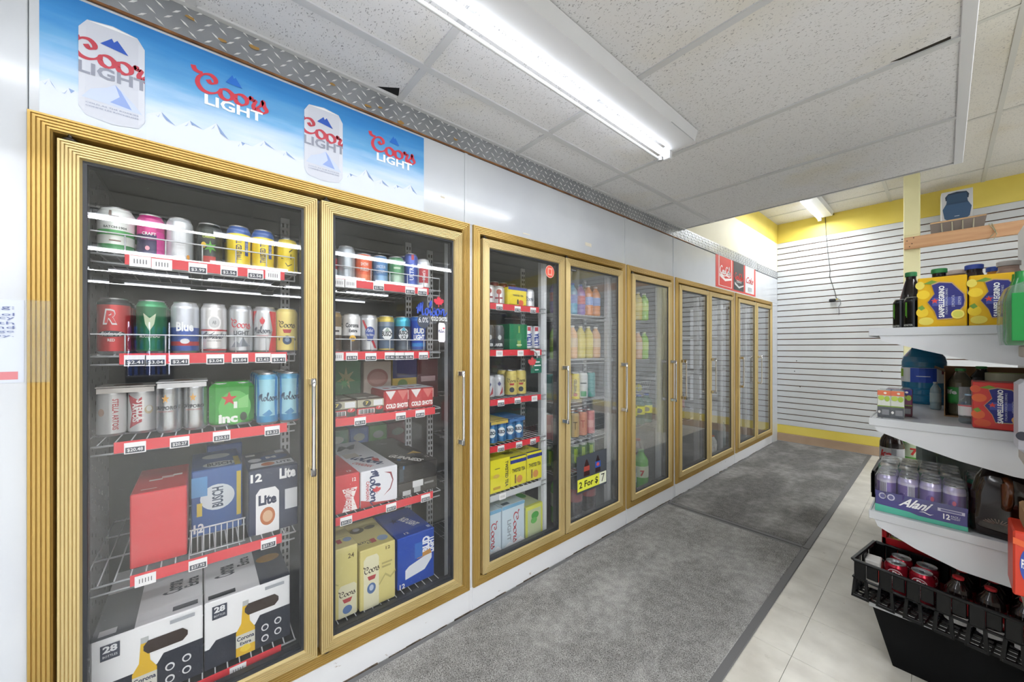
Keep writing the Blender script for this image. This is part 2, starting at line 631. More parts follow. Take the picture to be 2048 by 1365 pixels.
def panel(y0, y1, z0, z1, name='panel', mat=panel_m, x1=0.0):
    return MB().box(-0.03, x1, y0, y1, z0, z1, mat, 0.0015).build(name, wall)
joints = [-0.292, 0.905, 2.172, 2.853, 4.145, 5.40]
panel(-4.98, -0.3075, 0.0, 2.158)
for a, b in ((-0.306, 0.9035), (0.9085, 2.1705), (2.1745, 2.8515), (2.8545, YB)):
    panel(a, b, FZ1 + 0.001, WT)
for (y, w) in ((0.9065, 0.016), (2.1725, 0.014), (2.853, 0.014)):    # slim joint trims on the header
    MB().box(-0.002, 0.004, y - w / 2, y + w / 2, FZ1, WT, panel_m, 0.001).build('joint_strip', wall)
prev = -0.3075
for k, (a, b, n) in enumerate(UN):           # posts between the gold frames
    if a - prev > 0.002:
        panel(prev, a, FZ0, FZ1, 'post', panel_m, 0.002)
    prev = b
panel(prev, YB, 0.0, FZ1, 'post', panel_m)
for (a, b) in ((-0.3075, 0.922), (0.938, 2.163), (2.183, 2.836), (2.873, 4.14), (4.15, 5.388)):
    MB().box(-0.03, 0.006, a + 0.001, b - 0.001, 0.0, FZ0, kick_m, 0.002).build('kick_panel', wall)
for y in (0.930, 2.173, 2.8545, 4.145):
    MB().box(-0.03, 0.002, y - 0.009, y + 0.009, 0.0, FZ0, kick_m).build('kick_gap_strip', wall)
tape = M('#9a9692', 0.6)
for (y, z, w, h) in ((0.78, 1.83, .02, .008), (1.25, 1.77, .05, .006), (1.75, 1.80, .06, .02)):
    MB().box(0.0, 0.0006, y, y + w, z, z + h, M('#d9d3c3', .6)).build('tape_mark', wall)

# ---- diamond tread plate strip and the raw brown edge below it
plate_m = noisy('aluminium_tread_plate', '#94979b', '#a8abaf', 6.0, 0.35, 0.5)
lug_glint_m = M('#f4f5f6', 0.3, 0.1)  # light caught by the raised lugs, painted as a tone brighter than the plate
trim1 = MB().box(-0.012, 0.004, -4.9, 4.86, WT + 0.006, ZL + 0.01, plate_m).build('trim_1')
MB().box(-0.012, 0.004, 4.87, YB - 0.002, WT + 0.003, ZL - 0.004, plate_m).build('sheet', trim1)
tag(trim1, kind='structure')
mb = MB()
row = 0
yy = -0.9
while yy < YB - 0.03:
    for r in range(4):
        z = WT + 0.02 + r * 0.0235
        y = yy + (r % 2) * 0.017
        a = R(38) if (r + row) % 2 else R(-38)
        du, dv = (math.cos(a) * 0.0125, math.sin(a) * 0.0125)
        nu, nv = (-math.sin(a) * 0.0026, math.cos(a) * 0.0026)
        q = [(y - du, z - dv), (y + nu, z + nv), (y + du, z + dv), (y - nu, z - nv)]
        base = [(0.0042, *p) for p in q]
        top = [(0.0062, y + (p[0] - y) * .6, z + (p[1] - z) * .6) for p in q]
        mb.face(top[::-1], lug_glint_m)
        for k in range(4):
            n = (k + 1) % 4
            mb.face([base[n], base[k], top[k], top[n]], lug_glint_m)
    yy += 0.034
    row += 1
o = mb.build('tread_lug', trim1); o['kind'] = 'stuff'
edge_m = noisy('raw_brown_edge', '#6b4326', '#9a6a3e', 18.0, 0.8)
mb = MB()
yy = -2.0
while yy < 3.2:
    w = random.uniform(0.05, 0.14)
    h = random.uniform(0.001, 0.0035)
    mb.box(0.0, 0.0052, yy, yy + w, WT + 0.001, WT + 0.0045 + h, edge_m)
    yy += w
tag(mb.build('trim_2'), kind='structure')
glue = M('#b08a4e', 0.7)
for (y, z, s) in ((0.47, 2.085, .018), (0.52, 2.10, .013), (0.60, 2.075, .02), (0.13, 2.12, .018), (-.02, 2.125, .014), (0.05, 2.10, .012), (0.85, 2.10, .016), (0.35, 2.11, .012)):
    pts = [(y + s * random.uniform(.5, 1) * math.cos(i * PI / 4), z + s * .45 * random.uniform(.4, 1) * math.sin(i * PI / 4)) for i in range(8)]
    MB().prism(pts, 'x', 0.0066, 0.0072, glue).build('glue_residue', trim1)

# ---- wall above the plate beyond the low ceiling: cream, then a yellow band
cream = noisy('cream_wall_paint', '#e9e4c8', '#efeacf', 3.0, 0.6)
yellow = noisy('yellow_wall_paint', '#dcc656', '#e4d064', 3.0, 0.55)
wu = MB().box(-0.04, 0.0, LOWY - 0.3, YB, ZL - 0.01, 2.517, cream).build('wall_left_upper')
MB().box(-0.04, 0.0, LOWY - 0.3, YB, 2.517, ZU + 0.02, yellow).build('yellow_band', wu)
tag(wu, kind='structure')

# ---- back wall: slatwall between yellow bands
wb = MB().box(-0.05, RX, YB + 0.012, YB + 0.06, 0.0, ZU + 0.02, M('#6d4a34', 0.8)).build('wall_back')
tag(wb, kind='structure')
MB().box(0.0, RX, YB - 0.001, YB + 0.012, 2.517, ZU + 0.02, yellow).build('yellow_band', wb)
MB().box(0.0, RX, YB - 0.001, YB + 0.012, 0.10, 0.205, yellow).build('yellow_band', wb)
slat_m = noisy('white_slatwall', '#c8cbcd', '#d2d5d7', 2.5, 0.4)
P = (2.447 - 0.273) / 30.0
slat0 = None
for i in range(32):
    zc = 0.273 - P / 2 + i * P
    if slat0 is None:
        h = P - 0.010
        slat0 = MB().box(0.0, 6.0, -0.004, 0.012, -h / 2, h / 2, slat_m, 0.0015).build('slat', wb, (0.0, YB, zc))
    else:
        o = slat0.copy(); COL.objects.link(o); o.parent = wb; o.location = (0.0, YB, zc)
for (x, z) in ((0.22, 2.39), (0.235, 0.70), (0.18, 0.89), (0.2, 1.02), (0.95, 0.93), (0.93, 1.80), (1.10, 2.33)):
    MB().lathe([(0.006, 0), (0.0045, 0.0012), (0, 0.0012)], BLACK, 8).build('screw_hole', wb, (x, YB - 0.0045, z)).rotation_euler = (R(90), 0, 0)
bb = MB().box(0.0, RX, YB - 0.012, YB - 0.001, 0.0, 0.098, noisy('tan_baseboard', '#a58c74', '#b29a82', 4.0, 0.5), 0.003).build('baseboard_back')
tag(bb, kind='structure')

# ---- walls the camera has behind it or beyond the shelving (seen in the door glass)
store_wall = noisy('store_wall_paint', '#b9b6ae', '#c6c3bb', 2.0, 0.6)
tag(MB().box(RX, RX + 0.1, Y0, YB, 0, ZU, store_wall).build('wall_right'), kind='structure')
tag(MB().box(-0.05, RX, Y0 - 0.1, Y0, 0, ZU, store_wall).build('wall_front'), kind='structure')

# ---- store ceiling: 2 x 4 ft tiles on a grid
up_tile = ceiling_tile_mat('store_ceiling_tile', '#dcd9d2', '#d2c8b0')
low_tile = ceiling_tile_mat('aisle_ceiling_tile', '#e8e8ea', '#e0dac9')
grid_m = M('#c6c5bf', 0.5)
grid_low = M('#d0d1d3', 0.45)
cu = MB().box(-0.05, RX, Y0, YB, ZU + 0.012, ZU + 0.06, M('#c9c7c0', .9)).build('ceiling')
tag(cu, kind='structure')
xs = [1.625 + 0.61 * k for k in range(-3, 18)]
ys = [4.05 + 1.19 * k for k in range(-8, 3)]
t0 = None
for x in xs[:-1]:
    for y in ys[:-1]:
        if y < 1.0 or x > 3.4:
            continue
        if t0 is None:
            t0 = MB().box(0.008, 0.602, 0.008, 1.182, 0.0, 0.012, up_tile, 0.003).build('tile', cu, (x, y, ZU + 0.001))
        else:
            o = t0.copy(); COL.objects.link(o); o.parent = cu; o.location = (x, y, ZU + 0.001)
mb = MB()
for x in xs:
    mb.box(x - 0.012, x + 0.012, Y0, YB, ZU - 0.004, ZU + 0.012, grid_m)
mb.build('long_grid_bar', cu)
mb = MB()
for y in ys:
    mb.box(0, RX, y - 0.012, y + 0.012, ZU - 0.0035, ZU + 0.012, grid_m)
mb.build('cross_grid_bar', cu)

# ---- low ceiling over the cooler aisle
cl = MB().box(-0.02, LOWX, Y0, LOWY, ZL + 0.012, ZL + 0.05, M('#bdbdbf', .9)).build('ceiling_low')
tag(cl, kind='structure')
jx = 0.232
ty = [0.589 - 0.609 * k for k in range(9, 0, -1)] + [0.589, 1.195, 1.80, 2.411, LOWY - 0.012]
ta = tb = None
for k in range(len(ty) - 1):
    d = ty[k + 1] - ty[k]
    if ty[k] < -2.6:
        continue
    big = MB().box(jx + 0.009, LOWX - 0.028, ty[k] + 0.008, ty[k + 1] - 0.008, ZL, ZL + 0.012, low_tile, 0.002).build('tile', cl)
    MB().box(0.014, jx - 0.009, ty[k] + 0.008, ty[k + 1] - 0.008, ZL, ZL + 0.012, low_tile, 0.002).build('tile', cl)
mb = MB()
mb.box(jx - 0.013, jx + 0.013, Y0, LOWY - 0.01, ZL - 0.006, ZL + 0.008, grid_low)
mb.build('long_grid_bar', cl)
for y in ty[1:-1]:
    MB().box(0.0, LOWX - 0.02, y - 0.012, y + 0.012, ZL - 0.0056, ZL + 0.008, grid_low).build('cross_grid_bar', cl)
MB().box(0.0042, 0.022, Y0, LOWY, ZL - 0.006, ZL + 0.012, grid_low, 0.001).build('wall_angle', cl)
MB().box(LOWX - 0.032, LOWX, Y0, LOWY, ZL - 0.006, ZL + 0.09, M('#dcdde0', .4), 0.002).build('edge_trim', cl)
MB().box(0.0, LOWX, LOWY - 0.012, LOWY, ZL - 0.003, ZL + 0.09, M('#c9cacc', .5), 0.002).build('edge_trim', cl)
MB().box(-0.02, LOWX, LOWY - 0.012, LOWY - 0.002, ZL + 0.09, ZU, M('#d8d6cc', .7)).build('upstand', cl)
MB().box(LOWX - 0.012, LOWX - 0.002, Y0, LOWY, ZL + 0.09, ZU, M('#d8d6cc', .7)).build('upstand', cl)
# broken tile corner and gap, the void's darkness painted as flat patches; two stains
MB().prism([(0.03, 0.5), (0.075, 0.565), (0.03, 0.58)], 'z', ZL - 0.0012, ZL + 0.001, M('#17181a', .9)).build('broken_corner', cl)
MB().prism([(1.27, 1.778), (1.40, 1.772), (1.40, 1.787), (1.29, 1.788)], 'z', ZL - 0.001, ZL + 0.001, M('#2b2620', .9)).build('gap', cl)
stain = noisy('brown_water_stain', '#8d7a5c', '#a89873', 14.0, 0.95)
for (cx, cy, s) in ((0.735, 0.745, 0.05), (0.80, 0.69, 0.04)):
    pts = [(cx + s * random.uniform(.7, 1.15) * math.cos(i * PI / 8), cy + s * .6 * random.uniform(.7, 1.15) * math.sin(i * PI / 8)) for i in range(16)]
    MB().prism(pts, 'z', ZL - 0.0006, ZL + 0.001, stain).build('water_stain', cl)

# ---- floor mats
def mat_material(name, a, b_):
    m, nt, b = node_mat(name)
    gp = nt.nodes.new('ShaderNodeNewGeometry')
    n = N(nt, 'ShaderNodeTexNoise', i_Scale=240.0, i_Detail=3.0)
    nt.links.new(gp.outputs['Position'], n.inputs['Vector'])
    r = ramp(nt, [(0.30, '#4e4d4c'), (0.5, a), (0.70, b_)], n.outputs['Fac'])
    n2 = N(nt, 'ShaderNodeTexNoise', i_Scale=2.6, i_Detail=6.0, i_Distortion=0.2)
    mp = N(nt, 'ShaderNodeMapping'); mp.inputs['Scale'].default_value = (1.6, 0.8, 1)
    nt.links.new(gp.outputs['Position'], mp.inputs[0]); nt.links.new(mp.outputs[0], n2.inputs['Vector'])
    r2 = ramp(nt, [(0.45, 0.0), (0.8, 0.5)], n2.outputs['Fac'])
    n3 = N(nt, 'ShaderNodeTexNoise', i_Scale=24.0, i_Detail=5.0)
    nt.links.new(gp.outputs['Position'], n3.inputs['Vector'])
    r3 = ramp(nt, [(0.35, 0.72), (0.65, 1.1)], n3.outputs['Fac'])
    c = mixc(nt, r.outputs[0], '#cfcecc', r2.outputs[0])
    c = mixc(nt, c, r3.outputs[0], 0.7, 'MULTIPLY')
    nt.links.new(c, b.inputs['Base Color'])
    b.inputs['Roughness'].default_value = 0.95
    b.inputs['Specular IOR Level'].default_value = 0.1
    bp = N(nt, 'ShaderNodeBump', i_Strength=0.5, i_Distance=0.003)
    nt.links.new(n.outputs['Fac'], bp.inputs['Height'])
    nt.links.new(bp.outputs[0], b.inputs['Normal'])
    return m
mat_a = mat_material('grey_mat_pile_worn', '#8e8d8b', '#b4b3b1')
mat_b = mat_material('grey_mat_pile', '#757472', '#989795')
rub = M('#6a6a6b', 0.7)
def floor_mat(y0, y1, mm, label, z=0.0):
    m = MB().box(0.035, 0.845, y0 + 0.03, y1 - 0.03, z, z + 0.009, mm, 0.002).build('floor_mat')
    fr = MB()
    for (a, b, c, d) in ((0.012, 0.04, y0, y1), (0.84, 0.875, y0, y1), (0.04, 0.84, y0, y0 + 0.033), (0.04, 0.84, y1 - 0.033, y1)):
        fr.box(a, b, c, d, z, z + 0.006, rub, 0.0025)
    fr.build('rubber_border', m)
    tag(m, label, 'floor mat', None)
floor_mat(-1.2, 2.715, mat_a, 'worn grey carpet mat in front of the near cooler doors')
floor_mat(2.725, 5.60, mat_b, 'darker grey carpet mat running to the slatted back wall')

# ---- grime line where the cooler base meets the floor
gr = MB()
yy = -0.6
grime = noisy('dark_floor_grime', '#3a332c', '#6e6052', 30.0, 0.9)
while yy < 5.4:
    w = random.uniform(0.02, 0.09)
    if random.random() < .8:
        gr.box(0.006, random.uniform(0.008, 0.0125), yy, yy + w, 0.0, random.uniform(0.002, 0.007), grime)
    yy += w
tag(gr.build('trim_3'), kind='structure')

# ---- lamps
TUBE = emit_mat('led_tube', '#f4f8ff', 5.0)
TUBE_FAR = emit_mat('led_tube_far', '#f4f8ff', 14.0)
TUBE_FAR.cycles.emission_sampling = 'NONE'        # their light comes from the lamp objects
HOUS = M('#dfe1e5', 0.35)
def area(name, loc, ly, lx, watts, parent=None):
    d = bpy.data.lights.new(name, 'AREA')
    d.shape = 'RECTANGLE'; d.size = lx; d.size_y = ly
    d.energy = watts; d.color = (0.95, 0.975, 1.0)
    o = bpy.data.objects.new(name, d); COL.objects.link(o); o.location = loc
    if parent: o.parent = parent
    return o
def fixture(loc, length, label, watts, group=None, tubes=(-0.075,), w=0.065, tube_mat=None):
    t = empty('ceiling_light', loc); tag(t, label, 'ceiling light', group)
    L2 = length / 2
    MB().prism([(-w, 0), (-w * .8, -0.045), (w * .8, -0.045), (w, 0)], 'y', -L2, L2, HOUS).build('housing', t)
    for tx in tubes:
        MB().tube([(tx, -L2 + 0.02, -0.062), (tx, L2 - 0.02, -0.062)], 0.0135, tube_mat or TUBE, 10).build('led_tube', t)
        for s in (-1, 1):
            MB().box(tx - 0.017, tx + 0.017, s * (L2 - 0.01) - 0.012, s * (L2 - 0.01) + 0.012, -0.082, -0.02, HOUS, 0.003).build('lamp_holder', t)
    if watts: area('lamp_glow', (sum(tubes) / len(tubes), 0, -0.08), length * .95, 0.05, watts, t)
    return t
fx = fixture((0.615, 0.46, ZL - 0.004), 2.44, 'long white light fixture with one bright tube over the cooler aisle', AISLE_W, tubes=(-0.068,))
MB().tube([(-0.105, -1.2, -0.066), (-0.105, 1.205, -0.066)], 0.006, M('#e8eaec', .3), 8).build('safety_rail', fx)
MB().lathe([(0.012, 0), (0.012, 0.02), (0, 0.02)], HOUS, 10).build('end_cap', fx, (-0.105, 1.205, -0.075))
MB().box(0.02, 0.055, 1.0, 1.205, -0.044, -0.0435, M('#b9bcc2', .4)).build('maker_plate', fx)
fixture((0.50, 4.95, ZU - 0.004), 1.22, 'lit tube fixture on the high ceiling by the slatted wall', LAMP_W, tubes=(-0.06,))
for i, x in enumerate((2.9, 4.9, 7.0, 9.2, 11.2)):
    for j, y in enumerate((-3.6, -2.2, -0.78, 0.72, 2.2, 3.6)):
        fixture((x, y, ZU - 0.004), 1.22, 'twin tube fixture on the store ceiling away from the cooler aisle', 0, 'store ceiling lights out of view', tubes=(-0.05, 0.05), tube_mat=TUBE_FAR)
    area('row_glow', (x, 0.0, ZU - 0.09), 8.4, 0.12, LAMP_W * 6)      # the six twin-tube lamps of this row, as one long light

# ================================================================== COOLER FRONTS
def ridges(t0, t1, x, n, depth=0.0028):
    """ridged extrusion face from inset t0 to t1 at height x"""
    out = []
    d = (t1 - t0) / n
    for i in range(n):
        a = t0 + i * d
        out += [(a, x - depth), (a + d * .16, x), (a + d * .78, x + 0.0006), (a + d * .94, x - depth)]
    return out
HZ0, HZ1 = 0.775, 1.092
def door(parent, y0, y1, side, pane=None):
    z0, z1 = 0.150, 1.693
    xf = 0.022
    prof = [(0.0, -0.022)] + [(0.0, xf - 0.004)] + ridges(0.0, 0.037, xf, 6) + [(0.040, 0.010)]
    d = MB().ring(y0, y1, z0, z1, prof, GOLD_D).build('door', parent)
    MB().ring(y0, y1, z0, z1, [(0.0385, 0.0125), (0.0465, 0.0118), (0.0475, 0.002)], GASKET).build('gasket', d)
    MB().box(0.003, 0.009, y0 + 0.040, y1 - 0.040, z0 + 0.040, z1 - 0.040, pane or GLASS).build('glass', d)
    MB().ring(y0 + 0.004, y1 - 0.004, z0 + 0.004, z1 - 0.004, [(0.0, -0.023), (0.042, -0.024), (0.043, 0.0)], GASKET).build('inner_seal', d)
    yh = (y1 - 0.020) if side > 0 else (y0 + 0.020)
    h = MB()
    h.tube([(0.062, yh, HZ0), (0.064, yh, HZ0 + .03), (0.064, yh, HZ1 - .03), (0.062, yh, HZ1)], [0.0075, 0.0058, 0.0058, 0.0075], CHROME, 8)
    for z in (HZ0 + 0.012, HZ1 - 0.012):
        h.box(xf - 0.001, 0.066, yh - 0.008, yh + 0.008, z - 0.012, z + 0.012, CHROME, 0.003)
    h.build('handle', d)
    hy = (y0 + 0.018) if side > 0 else (y1 - 0.018)
    MB().lathe([(0.011, 0), (0.013, 0.002), (0.013, 0.006), (0.004, 0.012), (0.004, 0.024)], M('#3a3734', .3, .8), 12).build('hinge_pin', d, (0.006, hy, z1))
    MB().lathe([(0.004, -0.018), (0.004, -0.008), (0.013, -0.005), (0.013, 0)], M('#3a3734', .3, .8), 12).build('hinge_pin', d, (0.006, hy, z0))
    return d
words = ['first', 'second', 'third', 'fourth', 'fifth']
labels = ['gold framed two-door cooler front nearest the camera, under the blue banner',
          'gold framed two-door cooler front, second from the left',
          'narrow gold framed single-door cooler front',
          'gold framed two-door cooler front beside the single-door one, fourth from the left',
          'gold framed two-door cooler front at the far end by the slatted wall']
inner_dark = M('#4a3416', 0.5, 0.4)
DOORS = []
for k, (a, b, n) in enumerate(UN):
    u = empty('cooler_front', (0, (a + b) / 2, FZ0))
    tag(u, labels[k], 'cooler')
    u.location = (0, 0, 0)
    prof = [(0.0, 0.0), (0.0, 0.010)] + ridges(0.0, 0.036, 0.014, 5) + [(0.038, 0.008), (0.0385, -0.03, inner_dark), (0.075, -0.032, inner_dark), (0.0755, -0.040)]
    MB().ring(a, b, FZ0, FZ1, prof, GOLD).build('outer_frame', u)
    side = 1 if k < 3 else -1
    if n == 1:
        spans = [(a + 0.046, b - 0.046)]
    else:
        m = (a + b) / 2
        spans = [(a + 0.046, m - 0.006), (m + 0.006, b - 0.046)]
        MB().box(-0.040, -0.026, m - 0.03, m + 0.03, FZ0 + 0.04, FZ1 - 0.04, M('#8e9196', .4), 0.003).build('mullion', u)
    for s in spans:
        door(u, s[0], s[1], side, GLASS_FOG if len(DOORS) in (3, 4) else GLASS)
        DOORS.append(s)

# ---- inside of the walk-in cooler
in_m = noisy('cooler_inner_wall', '#6a6d70', '#787b7e', 2.0, 0.5)
inn = MB().box(-1.15, -1.10, -0.45, YB, 0.05, 1.80, noisy('cooler_back_wall', '#626568', '#707376', 1.5, .6)).build('wall_cooler_back')
tag(inn, kind='structure')
MB().box(-1.10, -0.031, -0.45, YB, 0.05, 0.10, M('#55585b', .5)).build('cooler_floor', inn)
MB().box(-1.10, -0.031, -0.45, YB, 1.752, 1.80, in_m).build('cooler_ceiling', inn)
MB().box(-1.10, -0.031, -0.47, -0.45, 0.05, 1.80, in_m).build('cooler_end', inn)
# perforated light panel at the near end and slotted shelf uprights
pp = MB()
pp.box(-0.56, -0.10, -0.262, -0.25, 0.12, 1.74, M('#a8acb0', .45), 0.002)
for i in range(9):
    for j in range(30):
        x = -0.54 + i * 0.05; z = 0.18 + j * 0.052 + (i % 2) * 0.02
        pp.box(x, x + 0.004, -0.2502, -0.2495, z, z + 0.012, M('#3a3c40', .6))
o = pp.build('perforated_panel'); tag(o, 'pale perforated side panel inside the first cooler door', 'panel')
def upright(x, y, z0, z1, label, w=0.032):
    m = MB().box(x - 0.012, x, y - w / 2, y + w / 2, z0, z1, M('#d2d5d9', .4, .3), 0.001)
    z = z1 - 0.03
    while z > z0 + 0.02:
        for s in (-1, 1):
            m.box(x - 0.0005, x + 0.0006, y + s * w * .22 - 0.0035, y + s * w * .22 + 0.0035, z - 0.008, z + 0.008, M('#26282b', .7), 0.0)
        z -= 0.028
    tag(m.build('shelf_upright'), label, 'upright')
upright(-0.34, 0.262, 0.12, 1.715, 'slotted white upright inside the first cooler door')
upright(-0.36, 0.80, 0.12, 1.72, 'slotted white upright inside the second cooler door')
upright(-0.36, 0.92, 0.12, 1.70, 'slotted white upright just beyond the second cooler door')
upright(-0.34, 1.56, 0.12, 1.69, 'slotted white upright inside the third cooler door')
upright(-0.34, 2.18, 0.12, 1.69, 'slotted white upright inside the fourth cooler door')
for i, y in enumerate((0.875, 1.475, 2.10, 2.78, 3.47, 4.02, 4.72)):
    c = MB().box(-0.105, -0.065, y - 0.022, y + 0.022, 0.12, 1.72, M('#c3c7cb', .3), 0.008)
    c.box(-0.07, -0.060, y - 0.010, y + 0.010, 0.16, 1.69, M('#dfe3e6', .25), 0.004)
    tag(c.build('lamp_channel'), 'pale vertical lamp channel inside the cooler at the %s' % ['right edge of the second door', 'right edge of the third door', 'right edge of the fourth door', 'right edge of the single door', 'gap between sixth and seventh doors', 'right edge of the seventh door', 'gap between eighth and ninth doors'][i], 'lamp channel')

# ---- wire shelves
_deck = {}
def deck_mesh(w, d, guard):
    key = (round(w, 3), d, guard)
    if key in _deck:
        return _deck[key]
    m = MB()
    n = int(w / 0.03)
    for i in range(n + 1):
        y = w * i / n
        m.tube([(0, y, 0), (-d, y, 0)], 0.0018, WIRE, 4)
    for x in (0.0, -d * .35, -d * .7, -d):
        m.tube([(x, -0.004, -0.004), (x, w + 0.004, -0.004)], 0.003, WIRE, 5)
    m.tube([(0.0, 0, -0.026), (0.0, w, -0.026)], 0.0028, WIRE, 5)
    if guard:
        m.tube([(-0.002, 0, -0.026), (-0.002, 0, guard), (-0.002, w, guard), (-0.002, w, -0.026)], 0.0022, WIRE, 5)
        for k in range(1, 6):
            m.tube([(-0.002, w * k / 6, 0), (-0.002, w * k / 6, guard)], 0.0018, WIRE, 4)
    _deck[key] = m
    return m
tagbox = M('#3e4450', .6)
def wire_shelf(y0, y1, z, label, strip=None, tags=(), guard=0.0, depth=0.5, x=-0.046, strip_mat=None, tilt=0):
    r = empty('wire_shelf', (x, y0, z - 0.004))
    tag(r, label, 'shelf')
    deck_mesh(y1 - y0, depth, guard).build('wire_deck', r)
    if strip:
        a, b = strip
        st = MB().box(0.003, 0.0055, a - y0, b - y0, -0.026, 0.004, strip_mat or REDSTRIP, 0.0005).build('price_strip', r)
        for (ty, s) in tags:
            m = MB().box(0.0057, 0.0063, -0.021, 0.021, -0.030, 0.0, PAPER)
            F = planar((0.0063, -0.021, -0.030), (0, 0.042, 0), (0, 0, 0.030), 0.0003)
            decals(m, F, [('r', .06, .94, .08, .58, tagbox), ('t', s, .5, .33, .72, .34, '#e8e8ea', {'bold': .012})] if s else [('t', '|||||', .5, .5, .6, .4, '#55585e')])
            m.build('price_tag', st, (0, ty - y0, random.uniform(-0.002, 0.001)))
    return r
SH = {}
def S_(d, zs, tops):
    SH[d] = zs
Z1 = [1.447, 1.177, 0.940, 0.573, 0.205]
Z3 = [1.410, 1.180, 0.936, 0.707, 0.466, 0.165]
nm = ['top', 'second', 'third', 'fourth', 'bottom']
wire_shelf(-0.235, 0.245, Z1[0], 'wire shelf at the top of the first cooler door', (-.155, .215), [(-.125, ''), (-.082, ''), (-.005, '$3.99'), (.068, '$2.56'), (.135, '$2.56'), (.182, '')], 0.055)
wire_shelf(-0.235, 0.245, Z1[1], 'wire shelf with tall single cans, second level of the first cooler door', (-.165, .222), [(-.135, '$2.41'), (-.095, '$3.04'), (-.045, '$2.41'), (.035, '$3.04'), (.095, '$3.04'), (.155, '$2.62'), (.198, '$3.41')], 0.055)
wire_shelf(-0.235, 0.245, Z1[2], 'wire shelf with multipack cans, third level of the first cooler door', (-.175, .222), [(-.135, '$20.48'), (-.045, '$20.27'), (.05, '$20.51'), (.18, '$3.22')])
wire_shelf(-0.235, 0.245, Z1[3], 'wire shelf with red box, fourth level of the first cooler door', (-.145, .207), [(-.115, ''), (-.005, '$27.92'), (.17, '$31.27')])
wire_shelf(-0.235, 0.245, Z1[4], 'wire shelf at the bottom of the first cooler door', (-.16, .205), [(-.1, ''), (.09, '')])
wire_shelf(0.355, 0.80, Z1[0], 'wire shelf at the top of the second cooler door', (.36, .745), [(.385, ''), (.425, ''), (.53, '$2.99'), (.66, '$2.99'), (.715, '$2.99')], 0.05)
wire_shelf(0.355, 0.80, Z1[1], 'wire shelf with tall single cans, second level of the second cooler door', (.36, .748), [(.38, ''), (.43, '$3.98'), (.50, '$2.46'), (.575, '$2.46'), (.615, '$2.46'), (.655, '$2.46'), (.72, '$3.04')], 0.05)
wire_shelf(0.355, 0.80, Z1[2] - .006, 'wire shelf with small can packs, third level of the second cooler door', (.36, .775), [(.46, '$5.10'), (.62, '$5.10'), (.705, '$9.68')])
wire_shelf(0.355, 0.80, Z1[3], 'wire shelf with a black box, fourth level of the second cooler door', (.36, .765), [(.41, '$30.23'), (.58, '$30.27'), (.73, '$33.52')])
wire_shelf(0.355, 0.80, 0.178, 'wire shelf at the bottom of the second cooler door', None)
wire_shelf(1.0, 1.46, Z3[0], 'wire shelf at the top of the third cooler door', (1.02, 1.405), [(1.13, '$9.98'), (1.25, '$9.98'), (1.36, '$9.98')])
wire_shelf(1.0, 1.46, Z3[1], 'wire shelf with a green box, second level of the third cooler door', (1.02, 1.425), [(1.13, ''), (1.27, ''), (1.39, '')])
wire_shelf(1.0, 1.46, Z3[2], 'wire shelf with yellow cans, third level of the third cooler door', (1.02, 1.42), [(1.14, '$8.05'), (1.25, '$8.05'), (1.37, '')])
wire_shelf(1.0, 1.46, Z3[3], 'wire shelf with blue four-packs, fourth level of the third cooler door', (1.02, 1.41), [(1.14, '$9.94'), (1.26, '$9.94'), (1.36, '$9.94')])
wire_shelf(1.0, 1.46, Z3[4], 'wire shelf with yellow tea boxes, fifth level of the third cooler door', (1.02, 1.42), [(1.15, '')], strip_mat=M('#c9ced2', .25))
wire_shelf(1.0, 1.46, Z3[5], 'wire shelf at the bottom of the third cooler door', None)
for i, z in enumerate((1.40, 1.12, 0.86, 0.62)):
    wire_shelf(1.615, 2.10, z, ['wire shelf at the top of the fourth cooler door', 'wire shelf with bottles, second level of the fourth cooler door', 'wire shelf with tall pastel cans in the fourth cooler door', 'wire shelf with green cans in the fourth cooler door'][i], None, x=-0.09)
    wire_shelf(2.26, 2.77, z - (.02 if i else .0), ['wire shelf at the top of the single-door cooler', 'wire shelf, second level of the single-door cooler', 'wire shelf, third level of the single-door cooler', 'wire shelf with blue-capped bottles in the single-door cooler'][i], None, x=-0.16)

# ---- on the wall and on the glass: banner, posters, stickers, signs
def banner_mat():
    m, nt, b = node_mat('blue_banner_print')
    tc = nt.nodes.new('ShaderNodeTexCoord')
    sx = nt.nodes.new('ShaderNodeSeparateXYZ')
    nt.links.new(tc.outputs['Generated'], sx.inputs[0])
    n = N(nt, 'ShaderNodeTexNoise', i_Scale=3.0, i_Detail=6.0)
    mp = N(nt, 'ShaderNodeMapping'); mp.inputs['Scale'].default_value = (1, 1.2, 2.5)
    nt.links.new(tc.outputs['Generated'], mp.inputs[0]); nt.links.new(mp.outputs[0], n.inputs['Vector'])
    ad = N(nt, 'ShaderNodeMath', operation='MULTIPLY_ADD'); ad.inputs[1].default_value = 0.5; ad.inputs[2].default_value = -0.25
    nt.links.new(n.outputs['Fac'], ad.inputs[0])
    su = N(nt, 'ShaderNodeMath', operation='ADD')
    nt.links.new(sx.outputs['Z'], su.inputs[0]); nt.links.new(ad.outputs[0], su.inputs[1])
    r = ramp(nt, [(0.18, '#d6dfec'), (0.36, '#b5d0ec'), (0.6, '#66aade'), (0.85, '#3c90d6'), (1.0, '#2f84d0')], su.outputs[0])
    nt.links.new(r.outputs[0], b.inputs['Base Color'])
    b.inputs['Roughness'].default_value = 0.35
    return m
BY0, BY1, BZ0, BZ1 = -0.290, 0.701, 1.7485, 2.053
mb = MB().box(0.0, 0.0012, BY0, BY1, BZ0, BZ1, banner_mat())
F = planar((0.0012, 0, 0), (0, 1, 0), (0, 0, 1), 0.0002)        # metres: u = y, v = z
snow1, snow2, snow3 = '#d9e1ee', '#aebfdd', '#86a0cc'
